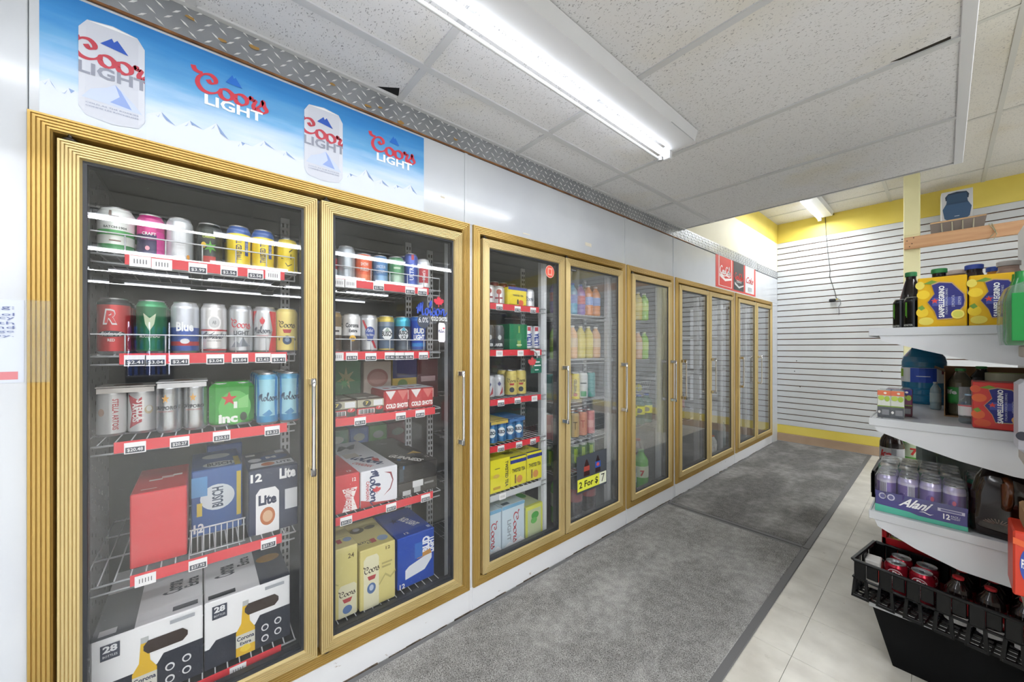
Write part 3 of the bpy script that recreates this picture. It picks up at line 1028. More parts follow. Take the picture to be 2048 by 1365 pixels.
def mountains(y0, y1, zb, amp, seed, far):
    rnd = random.Random(seed)
    its = []
    n = max(6, int((y1 - y0) / 0.028))
    pts = []
    for i in range(n + 1):
        env = .35 + .65 * abs(math.sin(i * 0.61 + seed))
        pts.append((y0 + (y1 - y0) * i / n, zb + amp * env * (1.0 if i % 2 else .45) * rnd.uniform(.7, 1.1)))
    its.append(('p', [(y0, BZ0 + .002)] + [(y1, BZ0 + .002)] + pts[::-1], snow1))
    for i in range(1, n):
        if i % 2:
            (ya, za), (yb, zb2), (yc, zc) = pts[i - 1], pts[i], pts[i + 1]
            its.append(('p', [(yb, zb2 - .001), (yb + .004, zb2 - .012), (yb + .010, zc + .3 * (zb2 - zc)), (yc, zc), (yb + (yc - yb) * .7, zc + .62 * (zb2 - zc) * .45)], snow3 if not far else snow2))
            its.append(('p', [(yb - .002, zb2 - .006), (yb - .006, zb2 - .018), (yb - .012, za + .25 * (zb2 - za)), (yb - .007, zb2 - .016)], snow2))
    return its
its = []
for (a, b, s) in ((-.29, -.2, 2), (-.11, .27, 5), (.38, .70, 9)):
    its += mountains(a, b, 1.80, .05, s, False)
# keep all mountain layers at nearly the same depth
def flat_decals(mb, F, items):
    decals(mb, F, items, 12)
decals(mb, F, [i for i in its if len(i[1]) > 5][:3])
F2 = planar((0.0017, 0, 0), (0, 1, 0), (0, 0, 1), 0.0002)
flat_decals(mb, F2, [i for i in its if len(i[1]) <= 5])
F3 = planar((0.0022, 0, 0), (0, 1, 0), (0, 0, 1), 0.0002)
def banner_can(y0, y1):
    z0, z1 = 1.772, 2.016
    w = y1 - y0
    yc = (y0 + y1) / 2
    out = [('p', [(y0 + .012 * w / .12, z0 + .002), (yc, z0 - .006), (y1 - .012 * w / .12, z0 + .002), (y1, z0 + .022), (y1, z1 - .028), (y1 - .014, z1 - .004), (yc, z1 + .003), (y0 + .014, z1 - .004), (y0, z1 - .028), (y0, z0 + .022)], '#ccd0dc'),
           ('p', [(y0, z0 + .022), (y0 + .01, z0 + .01), (y0 + .012, z1 - .02), (y0, z1 - .028)], '#cfd3de'),
           ('p', [(y1 - .012, z0 + .01), (y1, z0 + .022), (y1, z1 - .028), (y1 - .012, z1 - .018)], '#d3d7e2'),
           ('p', [(y0 + .016, z1 - .006), (y1 - .016, z1 - .006), (yc, z1 + .001)], '#f4f5f8'),
           ('p', [(y0 + .005, z0 + .045), (y1 - .005, z0 + .04), (y1 - .02, z0 + .062), (yc + .014, z0 + .088), (yc + .004, z0 + .098), (yc - .01, z0 + .085), (y0 + .02, z0 + .07)], '#c3cfe8'),
           ('p', [(yc - .005, z0 + .05), (yc + .034, z0 + .045), (yc + .014, z0 + .086), (yc + .004, z0 + .098), (yc + .012, z0 + .07)], '#8fa6dc'),
           ('p', [(yc - .022, z1 - .052), (yc - .002, z1 - .03), (yc + .002, z1 - .038), (yc + .008, z1 - .03), (yc + .028, z1 - .06)], '#2a56b8'),
           ('s', 'coors', yc + .004, z1 - .078, w * 1.3, .066, '#bf3f4e', {'rise': -.2, 'wid': .2, 'clip': (y0, y1)}),
           ('t', 'LIGHT', yc + .003, z1 - .125, w * 1.08, .03, '#8f93a3', {'bold': .03, 'clip': (y0, y1)}),
           ('t', 'COLD AS THE ROCKIES', yc, z0 + .034, w * .8, .0035, '#8892b0'), ('t', 'COMME LES ROCHEUSES', yc, z0 + .026, w * .8, .0035, '#8892b0')]
    return out
def banner_word(y0, y1, zt):
    yc = (y0 + y1) / 2
    w = y1 - y0
    return [('s', 'coors', yc, zt - .035, w, .072, '#d23b4c', {'wid': .19}), ('p', [(yc - .018, zt - .016), (yc - .002, zt + .012), (yc + .002, zt + .003), (yc + .006, zt + .008), (yc + .022, zt - .018)], '#1f6fd0'),
            ('t', 'LIGHT', yc + .004, zt - .086, w * .8, .03, '#f4f6fa', {'bold': .03})]
flat_decals(mb, F3, banner_can(-.229, -.113)); flat_decals(mb, F3, banner_can(.265, .386))
flat_decals(mb, F3, banner_word(-.012, .163, 1.999)); flat_decals(mb, F3, banner_word(.485, .662, 2.000))
MBf = mb
tag(mb.build('beer_banner'), 'blue mountain banner with two silver cans printed on it above the near doors', 'banner')

# soft drink poster over the far doors
mb = MB().box(0.0, 0.0015, 3.68, 4.80, 1.762, 2.09, M('#d84a42', .45))
F = planar((0.0015, 3.68, 1.762), (0, 1.12, 0), (0, 0, .328), 0.0006)
decals(mb, F, [('r', .06, .36, .06, .94, '#f2e4e0'), ('r', .075, .345, .075, .925, '#d8463e'), ('r', .40, .66, .05, .93, '#3b3a3c'), ('r', .70, .95, .05, .93, '#d9dbde'),
               ('s', 'coke', .21, .56, .25, .3, '#f6efee', {'wid': .2}), ('p', [(.08, .42), (.2, .3), (.345, .36), (.345, .3), (.2, .22), (.08, .33)], '#f2e8e6'),
               ('s', 'coke', .53, .52, .22, .24, '#c9342f', {'wid': .2}), ('t', 'ZERO', .53, .33, .13, .07, '#f0f0f0'), ('p', [(.42, .3), (.53, .18), (.65, .26), (.65, .22), (.53, .12), (.42, .22)], '#c8cacc'),
               ('t', 'Coke', .825, .48, .2, .22, '#c9342f', {'bold': .01, 'shear': .2}), ('r', .78, .88, .12, .25, '#b3b6ba')])
tag(mb.build('drinks_poster'), 'red soft drink poster with three panels above the far cooler doors', 'poster')

# paper notice taped at the left edge of the first frame
mb = MB().box(0.0, 0.001, -0.56, -0.312, 1.112, 1.303, M('#cdd4e2', .35))
F = planar((0.001, -0.56, 1.112), (0, 0.248, 0), (0, 0, .191), 0.0004)
its = [('r', 0.0, .965, .04, .135, '#cf7f86'), ('e', .80, .09, .05, .045, '#eef0f5'), ('t', '9', .80, .09, .03, .05, '#6e7fa8')]
for i, (s, w) in enumerate((('warning:', .42), ('alcohol', .30), ('pregnancy', .42), ('birth', .22), ('and', .15), ('beverage', .38), ('baby.', .22))):
    its.append(('t', s, .945 - w / 2, (.90 if i == 0 else .875 - i * .052), w, (.055 if i == 0 else .036), '#6672a0'))
decals(mb, F, its)
o = mb.build('paper_notice'); tag(o, 'pale paper warning notice taped beside the first gold frame', 'notice')
MB().box(0.0178, 0.0182, -0.305, -0.270, 1.112, 1.303, CLEAR).build('clear_tape', o)

# stickers on the glass
def leaf(u, v, s):
    p = [(0, 1), (.12, .62), (.36, .72), (.28, .3), (.62, .52), (.66, .36), (.98, .32), (.8, .1), (.95, -.02), (.5, -.36), (.56, -.52), (.08, -.44), (.06, -.9)]
    return [(u + x * s, v + y * s) for x, y in p] + [(u - x * s, v + y * s) for x, y in reversed(p[1:])]
def star(u, v, s, n=5, su=1.0):
    return [(u + su * s * (1 if i % 2 == 0 else .4) * math.sin(i * PI / n), v + s * (1 if i % 2 == 0 else .4) * math.cos(i * PI / n)) for i in range(2 * n)]
mb = MB()
F = planar((0.0095, 0, 0), (0, 1, 0), (0, 0, 1), 0.0002)
flat_decals(mb, F, [('p', leaf(.765, 1.385, .026), '#cf3247'), ('e', .695, 1.300, .028, .030, '#3c4250'), ('t', '6.0%', .695, 1.305, .042, .022, '#d8dce2'), ('t', 'COLD SHOTS.', .768, 1.312, .075, .018, '#f2f4f6', {'bold': .02}), ('t', 'LAGER', .742, 1.296, .026, .008, '#7e848c')])
F = planar((0.0102, 0, 0), (0, 1, 0), (0, 0, 1), 0.0002)
flat_decals(mb, F, [('s', 'molson', .735, 1.355, .145, .062, '#3150b8', {'wid': .17}),
                    ('p', [(.762, 1.222), (.766, 1.215), (.790, 1.214), (.795, 1.222), (.795, 1.286), (.790, 1.296), (.766, 1.297), (.762, 1.288)], '#e9e3ea')])
F = planar((0.0106, 0, 0), (0, 1, 0), (0, 0, 1), 0.0002)
flat_decals(mb, F, [('s', 'molson', .778, 1.262, .03, .016, '#33406f'), ('p', leaf(.788, 1.273, .006), '#cf3247')])
tag(mb.build('window_decal'), 'blue and red script beer decal stuck on the second glass door', 'sticker')
mb = MB()
F = planar((0.0095, 0, 0), (0, 1, 0), (0, 0, 1), 0.0003)
decals(mb, F, [('e', 1.437, 1.600, .034, .034, '#eeb4a8'), ('e', 1.437, 1.600, .031, .031, '#d9503c'), ('r', 1.42, 1.455, 1.58, 1.62, '#eda08e'), ('r', 1.428, 1.447, 1.588, 1.612, '#d9503c')])
tag(mb.build('round_sticker'), 'small round red sticker at the top of the third glass door', 'sticker')
mb = MB()
F = planar((0.0095, 0, 0), (0, 1, 0), (0, 0, 1), 0.0003)
decals(mb, F, [('r', 1.61, 1.66, 1.628, 1.640, '#2a2c30'), ('r', 1.615, 1.655, 1.632, 1.636, '#8a8c90')])
tag(mb.build('small_label'), 'tiny black label in the corner of the fourth glass door', 'sticker')
# pouch with the price card
mb = MB()
F = planar((0.0098, 1.66, .335), (0, .29, 0), (0, 0, .22), 0.0003)
decals(mb, F, [('r', 0.0, 1.0, 0.0, 1.0, M('#4b5058', .3)), ('p', [(.22, .42), (.25, .74), (.30, .86), (.33, .86), (.38, .74), (.42, .42)], '#3a1d1c'), ('r', .225, .41, .55, .68, '#a8463c'),
               ('p', [(.60, .42), (.62, .74), (.67, .88), (.70, .88), (.75, .74), (.78, .42)], '#2b1a20'), ('r', .60, .78, .55, .72, '#2b57b5'), ('e', .69, .635, .05, .05, '#c8505c'),
               ('p', [(.02, .06), (.98, .06), (.98, .38), (.02, .38)], '#e6e94a'), ('r', .74, .98, .06, .38, '#eef0d8'), ('t', '2 For $', .38, .21, .62, .2, '#1c1c1c', {'bold': .02}), ('t', '7', .86, .22, .12, .22, '#1c1c1c')])
tag(mb.build('price_card'), 'plastic pouch with yellow 2 For $7 card on the fourth glass door', 'sign')
# maple leaf shelf talker
mb = MB()
mb.tube([(-0.035, 1.335, 1.178), (-0.02, 1.345, 1.178), (-0.015, 1.365, 1.16), (-0.02, 1.372, 1.135)], [.004, .006, .006, .004], M('#cfd3d6', .4), 6)
mb.box(-0.022, -0.020, 1.325, 1.405, 1.055, 1.135, M('#1f6d56', .5), 0.001)
F = planar((-0.020, 1.325, 1.055), (0, .08, 0), (0, 0, .08), 0.0004)
decals(mb, F, [('p', leaf(.12, .74, .42), '#d34a4e'), ('r', .42, .8, .68, .78, '#dfe9e4'), ('r', .3, .9, .46, .55, '#dfe9e4'), ('r', .35, .7, .18, .25, '#dfe9e4')])
tag(mb.build('shelf_talker'), 'green hanging shelf tag with a red maple leaf in the third cooler door', 'tag')

# ================================================================== DRINKS: cans, packs, cartons, bottles
CANS = {}
def to_mesh(mb, name):
    o = mb.build(name)
    me = o.data
    bpy.data.objects.remove(o)
    return me
_lids = {}
def lid_mesh(Rr, h, mat=None):
    key = (Rr, h, mat)
    if key not in _lids:
        mat = mat or CANSILVER
        m = MB().lathe([(Rr * .80, h - 0.006), (Rr * .84, h - 0.001), (Rr * .82, h), (Rr * .77, h - 0.001), (Rr * .74, h - 0.006), (0, h - 0.0055)], mat, 20)
        m.box(-0.003, 0.013, -0.006, 0.006, h - 0.0052, h - 0.0036, M('#a9abb0', .25, .9), 0.0007)
        m.box(-0.016, -0.006, -0.005, 0.005, h - 0.0053, h - 0.005, M('#8f9298', .3, .9))
        _lids[key] = to_mesh(m, 'lid')
    return _lids[key]
def can(name, Rr, h, bands, items, neck=None, lid=None, metal=.45, rough=.3):
    def mm(c):
        return M(c, rough, metal) if isinstance(c, str) else c
    m = MB()
    nk = mm(neck) if neck else mm(bands[-1][1])
    prof = [(0, 0.004, CANSILVER), (Rr * .70, 0.002, CANSILVER), (Rr * .78, 0.0, CANSILVER), (Rr, 0.008, mm(bands[0][1]))]
    top = h - 0.019
    for k, (f, c) in enumerate(bands[1:]):
        prof.append((Rr, 0.008 + (top - 0.008) * f, mm(c)))
    prof += [(Rr, top, nk), (Rr * .97, top + 0.006, nk), (Rr * .86, top + 0.013, nk), (Rr * .81, h - 0.003, CANSILVER), (Rr * .83, h)]
    m.lathe(prof, nk, 24)
    decals(m, cyl(Rr, h), items)
    CANS[name] = (to_mesh(m, 'can'), lid_mesh(Rr, h, mm(lid) if lid else None), Rr, h)
def put_can(kind, loc, label=None, group=None, turn=None, parent=None, name='beer_can', cat='can'):
    body, lid, Rr, h = CANS[kind]
    o = bpy.data.objects.new(name if not parent else 'can', body)
    COL.objects.link(o)
    o.location = loc
    if turn is None:
        turn = math.atan2(0.0 - loc[1], CX - loc[0]) * .75
    o.rotation_euler[2] = turn + random.uniform(-.05, .05)
    if parent: o.parent = parent
    else: tag(o, label, cat, group)
    l = bpy.data.objects.new('lid', lid); COL.objects.link(l); l.parent = o
    l.rotation_euler[2] = random.uniform(0, 6)
    return o
def can_row(kind, x, y, z, n, desc, where, dx=None, back=None, turn=None, name='beer_can'):
    Rr = CANS[kind][2]
    dx = dx or 2 * Rr + 0.002
    t0 = turn if turn is not None else math.atan2(-y, CX - x) * .75
    for i in range(n):
        b = back or kind
        if i == 0:
            put_can(kind, (x, y, z), '%s, %s' % (desc, where), None, turn, name=name)
        elif i == 1 and n == 2:
            put_can(b, (x - dx, y, z), '%s behind, %s' % (desc, where), None, turn, name=name)
        else:
            put_can(b, (x - dx * i, y + random.uniform(-.0005, .0005), z), '%s, rear one, %s' % (desc, where), '%s, rear row, %s' % (desc, where), turn, name=name)

W_ = '#f0f0f0'
can('batch', .036, .128, [(0, '#3c8f4e'), (.18, '#e2e6df'), (.42, '#4fa65c'), (.56, '#e4e8e4')], [('t', 'BATCH·1904', 0, .56, .62, .05, '#2e3a34', {'bold': .02}), ('r', -0.150, 0.150, 0.269, 0.291, '#7a4a40'), ('e', -.06, .72, .07, .045, '#c8473c'), ('e', .13, .71, .06, .04, '#c8473c'), ('r', -.14, .1, .74, .8, '#5b4a3e'), ('p', [(-.16, .8), (-.08, .8), (-.08, .9), (-.14, .9)], '#6a5144')], metal=.1)
can('craft', .029, .125, [(0, '#2b2350'), (.6, '#c22a7e')], [('r', .22, .7, .05, .62, '#d22f92'), ('t', 'CRAFT', -.05, .55, .5, .07, W_, {'bold': .02}), ('t', 'RASPBERRY', -.05, .44, .56, .06, '#d55aa8'), ('e', -.1, .22, .08, .05, '#f0a8b8')], metal=.2)
can('whitecan', .03, .13, [(0, '#d5dade')], [('r', -.2, .2, .15, .8, '#e4e7ea'), ('e', .3, .12, .07, .05, '#e8a23c'), ('r', -0.005, 0.005, 0.598, 0.602, '#c8ccd0')], metal=.3)
can('lime', .031, .128, [(0, '#1d2322')], [('t', 'CAESAR', 0, .66, .5, .055, '#c8d84a', {'bold': .02}), ('r', -.28, .28, .74, .84, '#3a4440'), ('p', star(.05, .42, .16, 6, 1.6), '#5fae3e'), ('e', -.2, .46, .1, .07, '#e8c23c'), ('r', -.25, .25, .04, .2, '#b53a34')], metal=.2)
can('tea', .031, .135, [(0, '#ecd01e'), (.93, '#3a62a8')], [('t', 'TWISTED TEA', 0, .45, 1.2, .11, '#25336e', {'rot': 90, 'bold': .02}), ('r', .26, .42, .3, .72, '#2e4d9e'), ('t', 'HARD ICED', .34, .5, .5, .05, W_, {'rot': 90})], neck='#4a6cb0', metal=.1)
can('smile', .031, .12, [(0, '#ecd22a')], [('p', [(-.1, .3), (.0, .22), (.2, .28), (.2, .26), (0, .19), (-.12, .28)], '#2c2a20'), ('r', .12, .16, .4, .55, '#2c2a20'), ('p', [(.05, .62), (.2, .7), (.22, .68), (.06, .59)], '#2c2a20'), ('p', [(-.3, .4), (-.18, .42), (-.3, .44)], '#2c2a20')], metal=.1)
# tall cans of the second shelf
HT = .152
can('rickards', .0325, HT, [(0, '#bf2f35')], [('e', 0, .36, .42, .055, '#2d3440'), ('t', 'R', 0, .66, .42, .28, '#d8d3d4', {'bold': .05, 'shear': .2}), ('t', 'R', 0, .66, .33, .22, '#c8262f', {'bold': .03, 'shear': .2}), ('t', "Rickard's", 0, .36, .62, .075, '#e6e2e0', {'bold': .02, 'shear': .15}), ('t', 'RED', 0, .25, .2, .05, '#e8dfdf', {'bold': .02})], neck='#2a2c30', metal=.35)
can('moose', .0325, HT, [(0, '#1f6b44')], [('p', [(-.14, .55), (0, .42), (.14, .55), (.2, .75), (0, .66), (-.2, .75)], '#b9c7a8'), ('t', 'MOOSEHEAD', 0, .33, .66, .06, '#dfe8dd', {'bold': .02})], neck='#3f9a68', metal=.4)
can('blue', .0322, HT, [(0, '#2c4f9c'), (.12, '#b6333b'), (.22, '#3757a6'), (.55, '#c7ccd6')], [('t', 'Blue', 0, .52, .62, .18, '#eef0f4', {'bold': .04}), ('e', 0, .24, .16, .05, '#d8dae0')], neck='#cfd3da')
can('bud', .0322, HT, [(0, '#b92f36'), (.04, '#e3e2e2'), (.48, '#b92f36'), (.52, '#d9d9da')], [('e', 0, .62, .26, .15, '#eceaea'), ('e', 0, .62, .2, .11, '#c9cacc'), ('t', 'AB', 0, .62, .14, .07, '#55585e'), ('t', 'Budweiser', 0, .36, .95, .14, '#26324a', {'shear': .35, 'bold': .02}), ('t', 'KING OF BEERS', 0, .25, .5, .025, '#6a6d74'), ('t', 'Anheuser-Busch', 0, .1, .5, .03, '#3a4150', {'shear': .3})], metal=.5)
can('clight', .0322, HT, [(0, '#c3c7cc')], [('s', 'coors', 0, .62, .8, .2, '#c23a46', {'rise': -.1}), ('t', 'LIGHT', .02, .42, .62, .09, '#4a4e56', {'bold': .03}), ('p', [(-.4, .12), (-.2, .26), (-.06, .2), (.08, .34), (.22, .22), (.4, .14)], '#878d98'), ('p', [(.02, .14), (.08, .34), (.16, .24), (.3, .14)], '#5f6670')], metal=.7)
can('mcan', .0322, HT, [(0, '#c9cbcf')], [('p', [(.26, .02), (.7, .02), (.7, .9), (.3, .9), (.45, .5)], '#c5303a'), ('p', [(-.26, .9), (-.55, .9), (-.55, .55), (-.4, .8)], '#c5303a'), ('p', leaf(.0, .68, .12), '#cf3442'), ('s', 'molson', .0, .5, .8, .16, '#3b4254', {'wid': .14}), ('t', 'CANADIAN', 0, .36, .5, .05, '#c23a42', {'bold': .02})], metal=.6)
can('banquet', .0322, HT, [(0, '#e6d27a')], [('s', 'coors', 0, .64, .75, .17, '#3c2f23'), ('p', [(-.2, .52), (.2, .52), (.14, .44), (-.14, .44)], '#b73136'), ('e', 0, .28, .2, .1, '#2e4668'), ('e', 0, .29, .1, .05, '#7f93b0'), ('p', star(-.36, .3, .05), '#3c3228'), ('p', star(.36, .3, .05), '#3c3228')], metal=.15)
zA = Z1[0] - .002
for (k, y, dsc) in (('batch', -.176, 'white can with a green band and a red carriage'), ('craft', -.108, 'navy and magenta slim can'), ('whitecan', -.046, 'plain whitish can'), ('lime', .022, 'black can with a green lime splash'), ('smile', .231, 'short yellow can with a smiling face')):
    can_row(k, -.092, y, zA, 3, dsc, 'top shelf, first door')
can_row('tea', -.088, .095, zA, 3, 'yellow can with blue shoulder beside the black lime one', 'top shelf, first door')
can_row('tea', -.088, .160, zA, 3, 'yellow can with blue shoulder beside the smiling can', 'top shelf, first door')
zB = Z1[1] - .002
for (k, y, dsc, tn) in (('rickards', -.180, 'red can with black shoulder', -.0), ('moose', -.106, 'green can', -.05), ('blue', -.034, 'blue, red and silver can', None), ('bud', .033, 'white and red can with a round crest', None), ('clight', .101, 'silver can with a mountain print', None), ('mcan', .166, 'silver can with red edges and maple leaf', -.3), ('banquet', .229, 'pale yellow can', None)):
    can_row(k, -.090, y, zB, 5, dsc, 'second shelf, first door', turn=tn)

# second door, top and second shelf
can('redblack', .031, .125, [(0, '#c3cdd6'), (.3, '#a32832'), (.7, '#2b2226')], [], metal=.3)
can('greyc', .031, .13, [(0, '#aab2b8')], [], metal=.4)
can('orange', .031, .112, [(0, '#e07a4e'), (.25, '#de5f34')], [('t', 'SHOW', 0, .62, .45, .12, '#f2e4dc', {'bold': .02}), ('t', 'FULLS', 0, .44, .45, .12, '#f2e4dc', {'bold': .02}), ('p', [(-.25, .8), (0, .88), (.25, .8), (.25, .78), (0, .85), (-.25, .78)], '#f2e4dc')], metal=.2)
can('lincoln', .029, .115, [(0, '#7fa8cc'), (.3, '#4f80b4')], [('t', 'LINCOLN', 0, .6, .6, .11, '#e8eef4'), ('t', 'COUNTY', 0, .42, .55, .11, '#e8eef4'), ('p', [(-.2, .8), (.1, .9), (.25, .8)], '#dfe6ee')], metal=.2)
can('greencan', .033, .12, [(0, '#9cb8a2'), (.4, '#4d8a5e')], [('r', -0.200, 0.200, 0.567, 0.633, '#b9d0b9')], metal=.3)
can('ultra', .029, .145, [(0, '#3452a6'), (.75, '#4a5fb4')], [('t', 'ULTRA', .02, .45, 1.2, .12, '#dfe4f2', {'rot': 90, 'bold': .03}), ('r', .0, .18, .8, .95, '#b8394a')], metal=.3)
can('motts', .029, .13, [(0, '#dfe2e2')], [('r', -.35, .35, .2, .68, '#bf3a46'), ('t', "Mott's", .0, .45, .7, .1, '#f0e6e6', {'rot': 90, 'bold': .02})], metal=.2)
for (k, y, dsc) in (('redblack', .362, 'dark red and black can'), ('greyc', .425, 'grey can'), ('orange', .490, 'orange can'), ('lincoln', .556, 'light blue can'), ('greencan', .622, 'pale green can'), ('ultra', .687, 'tall dark blue slim can'), ('motts', .745, 'white can with red label')):
    can_row(k, -.092, y, Z1[0] - .002, 3, dsc, 'top shelf, second door')
can('brown', .0322, .15, [(0, '#5a4a3c'), (.45, '#d8d6d0'), (.7, '#7a6440')], [('r', -0.350, 0.350, 0.498, 0.542, '#3a3430')], neck='#9a7f4e')
can('corona', .0322, .145, [(0, '#4a4340'), (.46, '#e4e4e4')], [('t', 'Corona', .0, .7, .75, .12, '#2c3340', {'bold': .03}), ('t', 'Extra', .05, .56, .45, .09, '#2c3340', {'bold': .03}), ('e', .02, .36, .17, .08, '#e4b22e'), ('r', -0.080, 0.120, 0.349, 0.371, '#6b4f1e')], metal=.35)
can('pbr', .0322, .145, [(0, '#cfd2d6')], [('p', [(-.5, .85), (-.36, .85), (.42, .1), (.26, .1)], '#b9333f'), ('e', 0, .52, .27, .16, '#2e4a92'), ('t', 'Pabst', .0, .58, .34, .09, '#e6e9ee', {'shear': .2}), ('t', 'Blue Ribbon', .0, .46, .4, .06, '#e6e9ee'), ('r', -.16, .16, .3, .42, '#2e4a92')], metal=.6)
can('busch', .0322, .145, [(0, '#c9b560'), (.04, '#5d6f86'), (.8, '#7f8c9c'), (.95, '#cdb95e')], [('e', .04, .5, .32, .17, '#e2e5e6'), ('t', 'BUSCH', .04, .5, .66, .14, '#2a323c', {'bold': .04}), ('p', [(-.12, .56), (.04, .68), (.2, .56)], '#9fb0a4')], metal=.5)
can('buschice', .0322, .145, [(0, '#5a6672'), (.82, '#4fb4cf')], [('e', .02, .5, .32, .17, '#e0e5e8'), ('t', 'BUSCH', .02, .54, .62, .12, '#22303c', {'bold': .04}), ('t', 'ICE', .04, .41, .3, .1, '#22303c', {'bold': .03}), ('p', [(-.14, .6), (.02, .7), (.18, .6)], '#4fb4cf')], neck='#57bcd6', metal=.5)
can('budlight', .033, .15, [(0, '#2a4f9e'), (.1, '#2257c0')], [('t', 'BUD', .02, .58, .7, .16, '#eef3fa', {'bold': .06}), ('t', 'LIGHT', .02, .4, .72, .16, '#eef3fa', {'bold': .06}), ('r', -.45, .45, .14, .24, '#2c86cf')], neck='#3f7ad0', metal=.4)
for (k, y, dsc) in (('brown', .375, 'brown and white can'), ('corona', .444, 'white over dark can with a gold disc'), ('pbr', .510, 'silver can with a blue ribbon and red sash'), ('busch', .579, 'slate blue can with gold rim'), ('buschice', .649, 'slate can with bright cyan rim'), ('budlight', .719, 'bright blue can')):
    can_row(k, -.090, y, Z1[1] - .002, 6, dsc, 'second shelf, second door')

# ---- generic carton with print
def carton(x1, y0, y1, z, h, depth, col, label, cat='carton', front=(), top=(), side=(), faces=None, c=.003, name='beer_carton', group=None, rough=.35, rz=0.0):
    w = y1 - y0
    m = MB()
    base = M(col, rough)
    fm = {k: M(v, rough) for k, v in (faces or {}).items()}
    m.box(-depth, 0, 0, w, 0, h, base, c, fm)
    if front: decals(m, planar((0, 0, 0), (0, w, 0), (0, 0, h)), front)
    if top: decals(m, planar((0, 0, h), (0, w, 0), (-depth, 0, 0)), top)
    if side:                                      # the face towards -y
        decals(m, planar((-depth, 0, 0), (depth, 0, 0), (0, 0, h)), side)
    o = m.build(name, None, (x1, y0, z), rz)
    tag(o, label, cat, group)
    return o
def pack(x, y, z, kind, nx, ny, label, cat='beer pack', topper=None, wrap=None, sp=None, rz=0, turn=None, name='beer_pack', topper_items=None):
    body, lid, Rr, h = CANS[kind]
    sp = sp or 2 * Rr + .0005
    r = empty(name, (x, y, z)); r.rotation_euler[2] = rz
    tag(r, label, cat)
    for i in range(nx):
        for j in range(ny):
            put_can(kind, (-Rr - i * sp, Rr + j * sp, 0), parent=r, turn=(math.atan2(-y - Rr - j * sp, CX) * .75 if turn is None else (turn[j % len(turn)] if isinstance(turn, (list, tuple)) else turn)))
    X, Y = nx * sp, ny * sp
    if topper:
        m = MB()
        m.box(-X + .002, -.001, .001, Y - .001, h - .0005, h + .0025, topper, .001)
        d = h - .02
        m.face([(.001, .004, h - .002), (.0015, .004, d + .004), (.0015, Y - .004, d + .004), (.001, Y - .004, h - .002)], topper)
        if topper_items:
            decals(m, planar((-.001, 0, h + .0025), (0, Y, 0), (-X, 0, 0)), topper_items)
        m.build('paper_topper', r)
    if wrap:
        m = MB().box(-X - .001, .0012, -.001, Y + .001, .0005, h + .001, wrap, .014)
        m.build('shrink_wrap', r)
    return r

# ---- first door, third shelf
can('stella', .0305, .140, [(0, '#d8d8d8')], [('t', 'STELLA ARTOIS', .12, .45, 1.45, .09, '#b8434a', {'rot': -90, 'bold': .02}), ('e', -.36, .5, .12, .08, '#b99a86'), ('r', -.02, .0, .1, .85, '#c9cacb')], metal=.35)
can('stella2', .0305, .140, [(0, '#d8d8d8')], [('p', [(-.5, .84), (-.08, .72), (.06, .78), (.06, .25), (-.08, .22), (-.42, .12), (-.3, .45)], '#b8404a'), ('t', 'STELLA', .0, .5, 1.0, .12, '#efe9e6', {'rot': -90, 'bold': .04}), ('t', 'ARTOIS', -.16, .45, .9, .1, '#efe9e6', {'rot': -90, 'bold': .03}), ('e', .3, .5, .16, .09, '#c7b896'), ('e', .3, .52, .1, .06, '#dcdcd6')], metal=.35)
can('sapporo', .0295, .150, [(0, '#b9bcc0')], [('p', star(.0, .68, .09, 5, 1.7), '#d9a24e'), ('t', 'SAPPORO', .0, .5, .92, .075, '#3c3f45', {'bold': .03}), ('t', 'PREMIUM BEER', 0, .43, .6, .025, '#a0605c')], metal=.9, rough=.25)
zC = Z1[2] - .002
sp = pack(-.150, -.226, zC, 'stella', 2, 2, 'white tall can pack with pale paper topper, third shelf, first door', topper=M('#d8d3cc', .5), turn=[.15, -.05], sp=.0625, topper_items=[('e', .5, .4, .25, .3, '#8a6a58'), ('r', .1, .9, .05, .15, '#efece6')])
for ch in list(sp.children)[1:2]:
    pass
kids = [c for c in sp.children if c.name.startswith('can')]
for c in kids:
    if c.location.y > .06: c.data = CANS['stella2'][0]
pack(-.105, -.100, zC, 'sapporo', 2, 2, 'brushed silver tall can pack with white topper, third shelf, first door', topper=M('#d9d9d9', .5), turn=[-.25, -.2], sp=.0595, topper_items=[('e', .5, .5, .2, .3, '#9a7a62'), ('r', .2, .8, .1, .2, '#c9b9a9')])
can('heine', .029, .140, [(0, '#2f8a34')], [('t', 'Heineken', .0, .2, .9, .14, '#eef2ea', {'bold': .05})], metal=.2)
pk = pack(-.110, .022, zC, 'heine', 2, 2, 'glossy green shrink-wrapped can pack with a red star, third shelf, first door', sp=.058)
m = MB().box(-.118, .002, -.001, .117, .001, .143, M('#3a9a3c', .22, .0), .016)
decals(m, planar((.002, 0, 0), (0, .117, 0), (0, 0, .143), .0006), [('e', .55, .42, .36, .38, '#56b04e'), ('p', star(.42, .62, .17, 5, 1.1), '#c23432'), ('t', 'inc', .4, .18, .42, .2, '#eef2ea', {'bold': .05}), ('e', .74, .2, .08, .1, '#26402a'), ('r', .52, .6, .4, .55, '#e4ebe0'), ('p', [(.62, .4), (.85, .4), (.85, .7), (.62, .6)], '#7cc470')])
m.build('printed_wrap', pk)
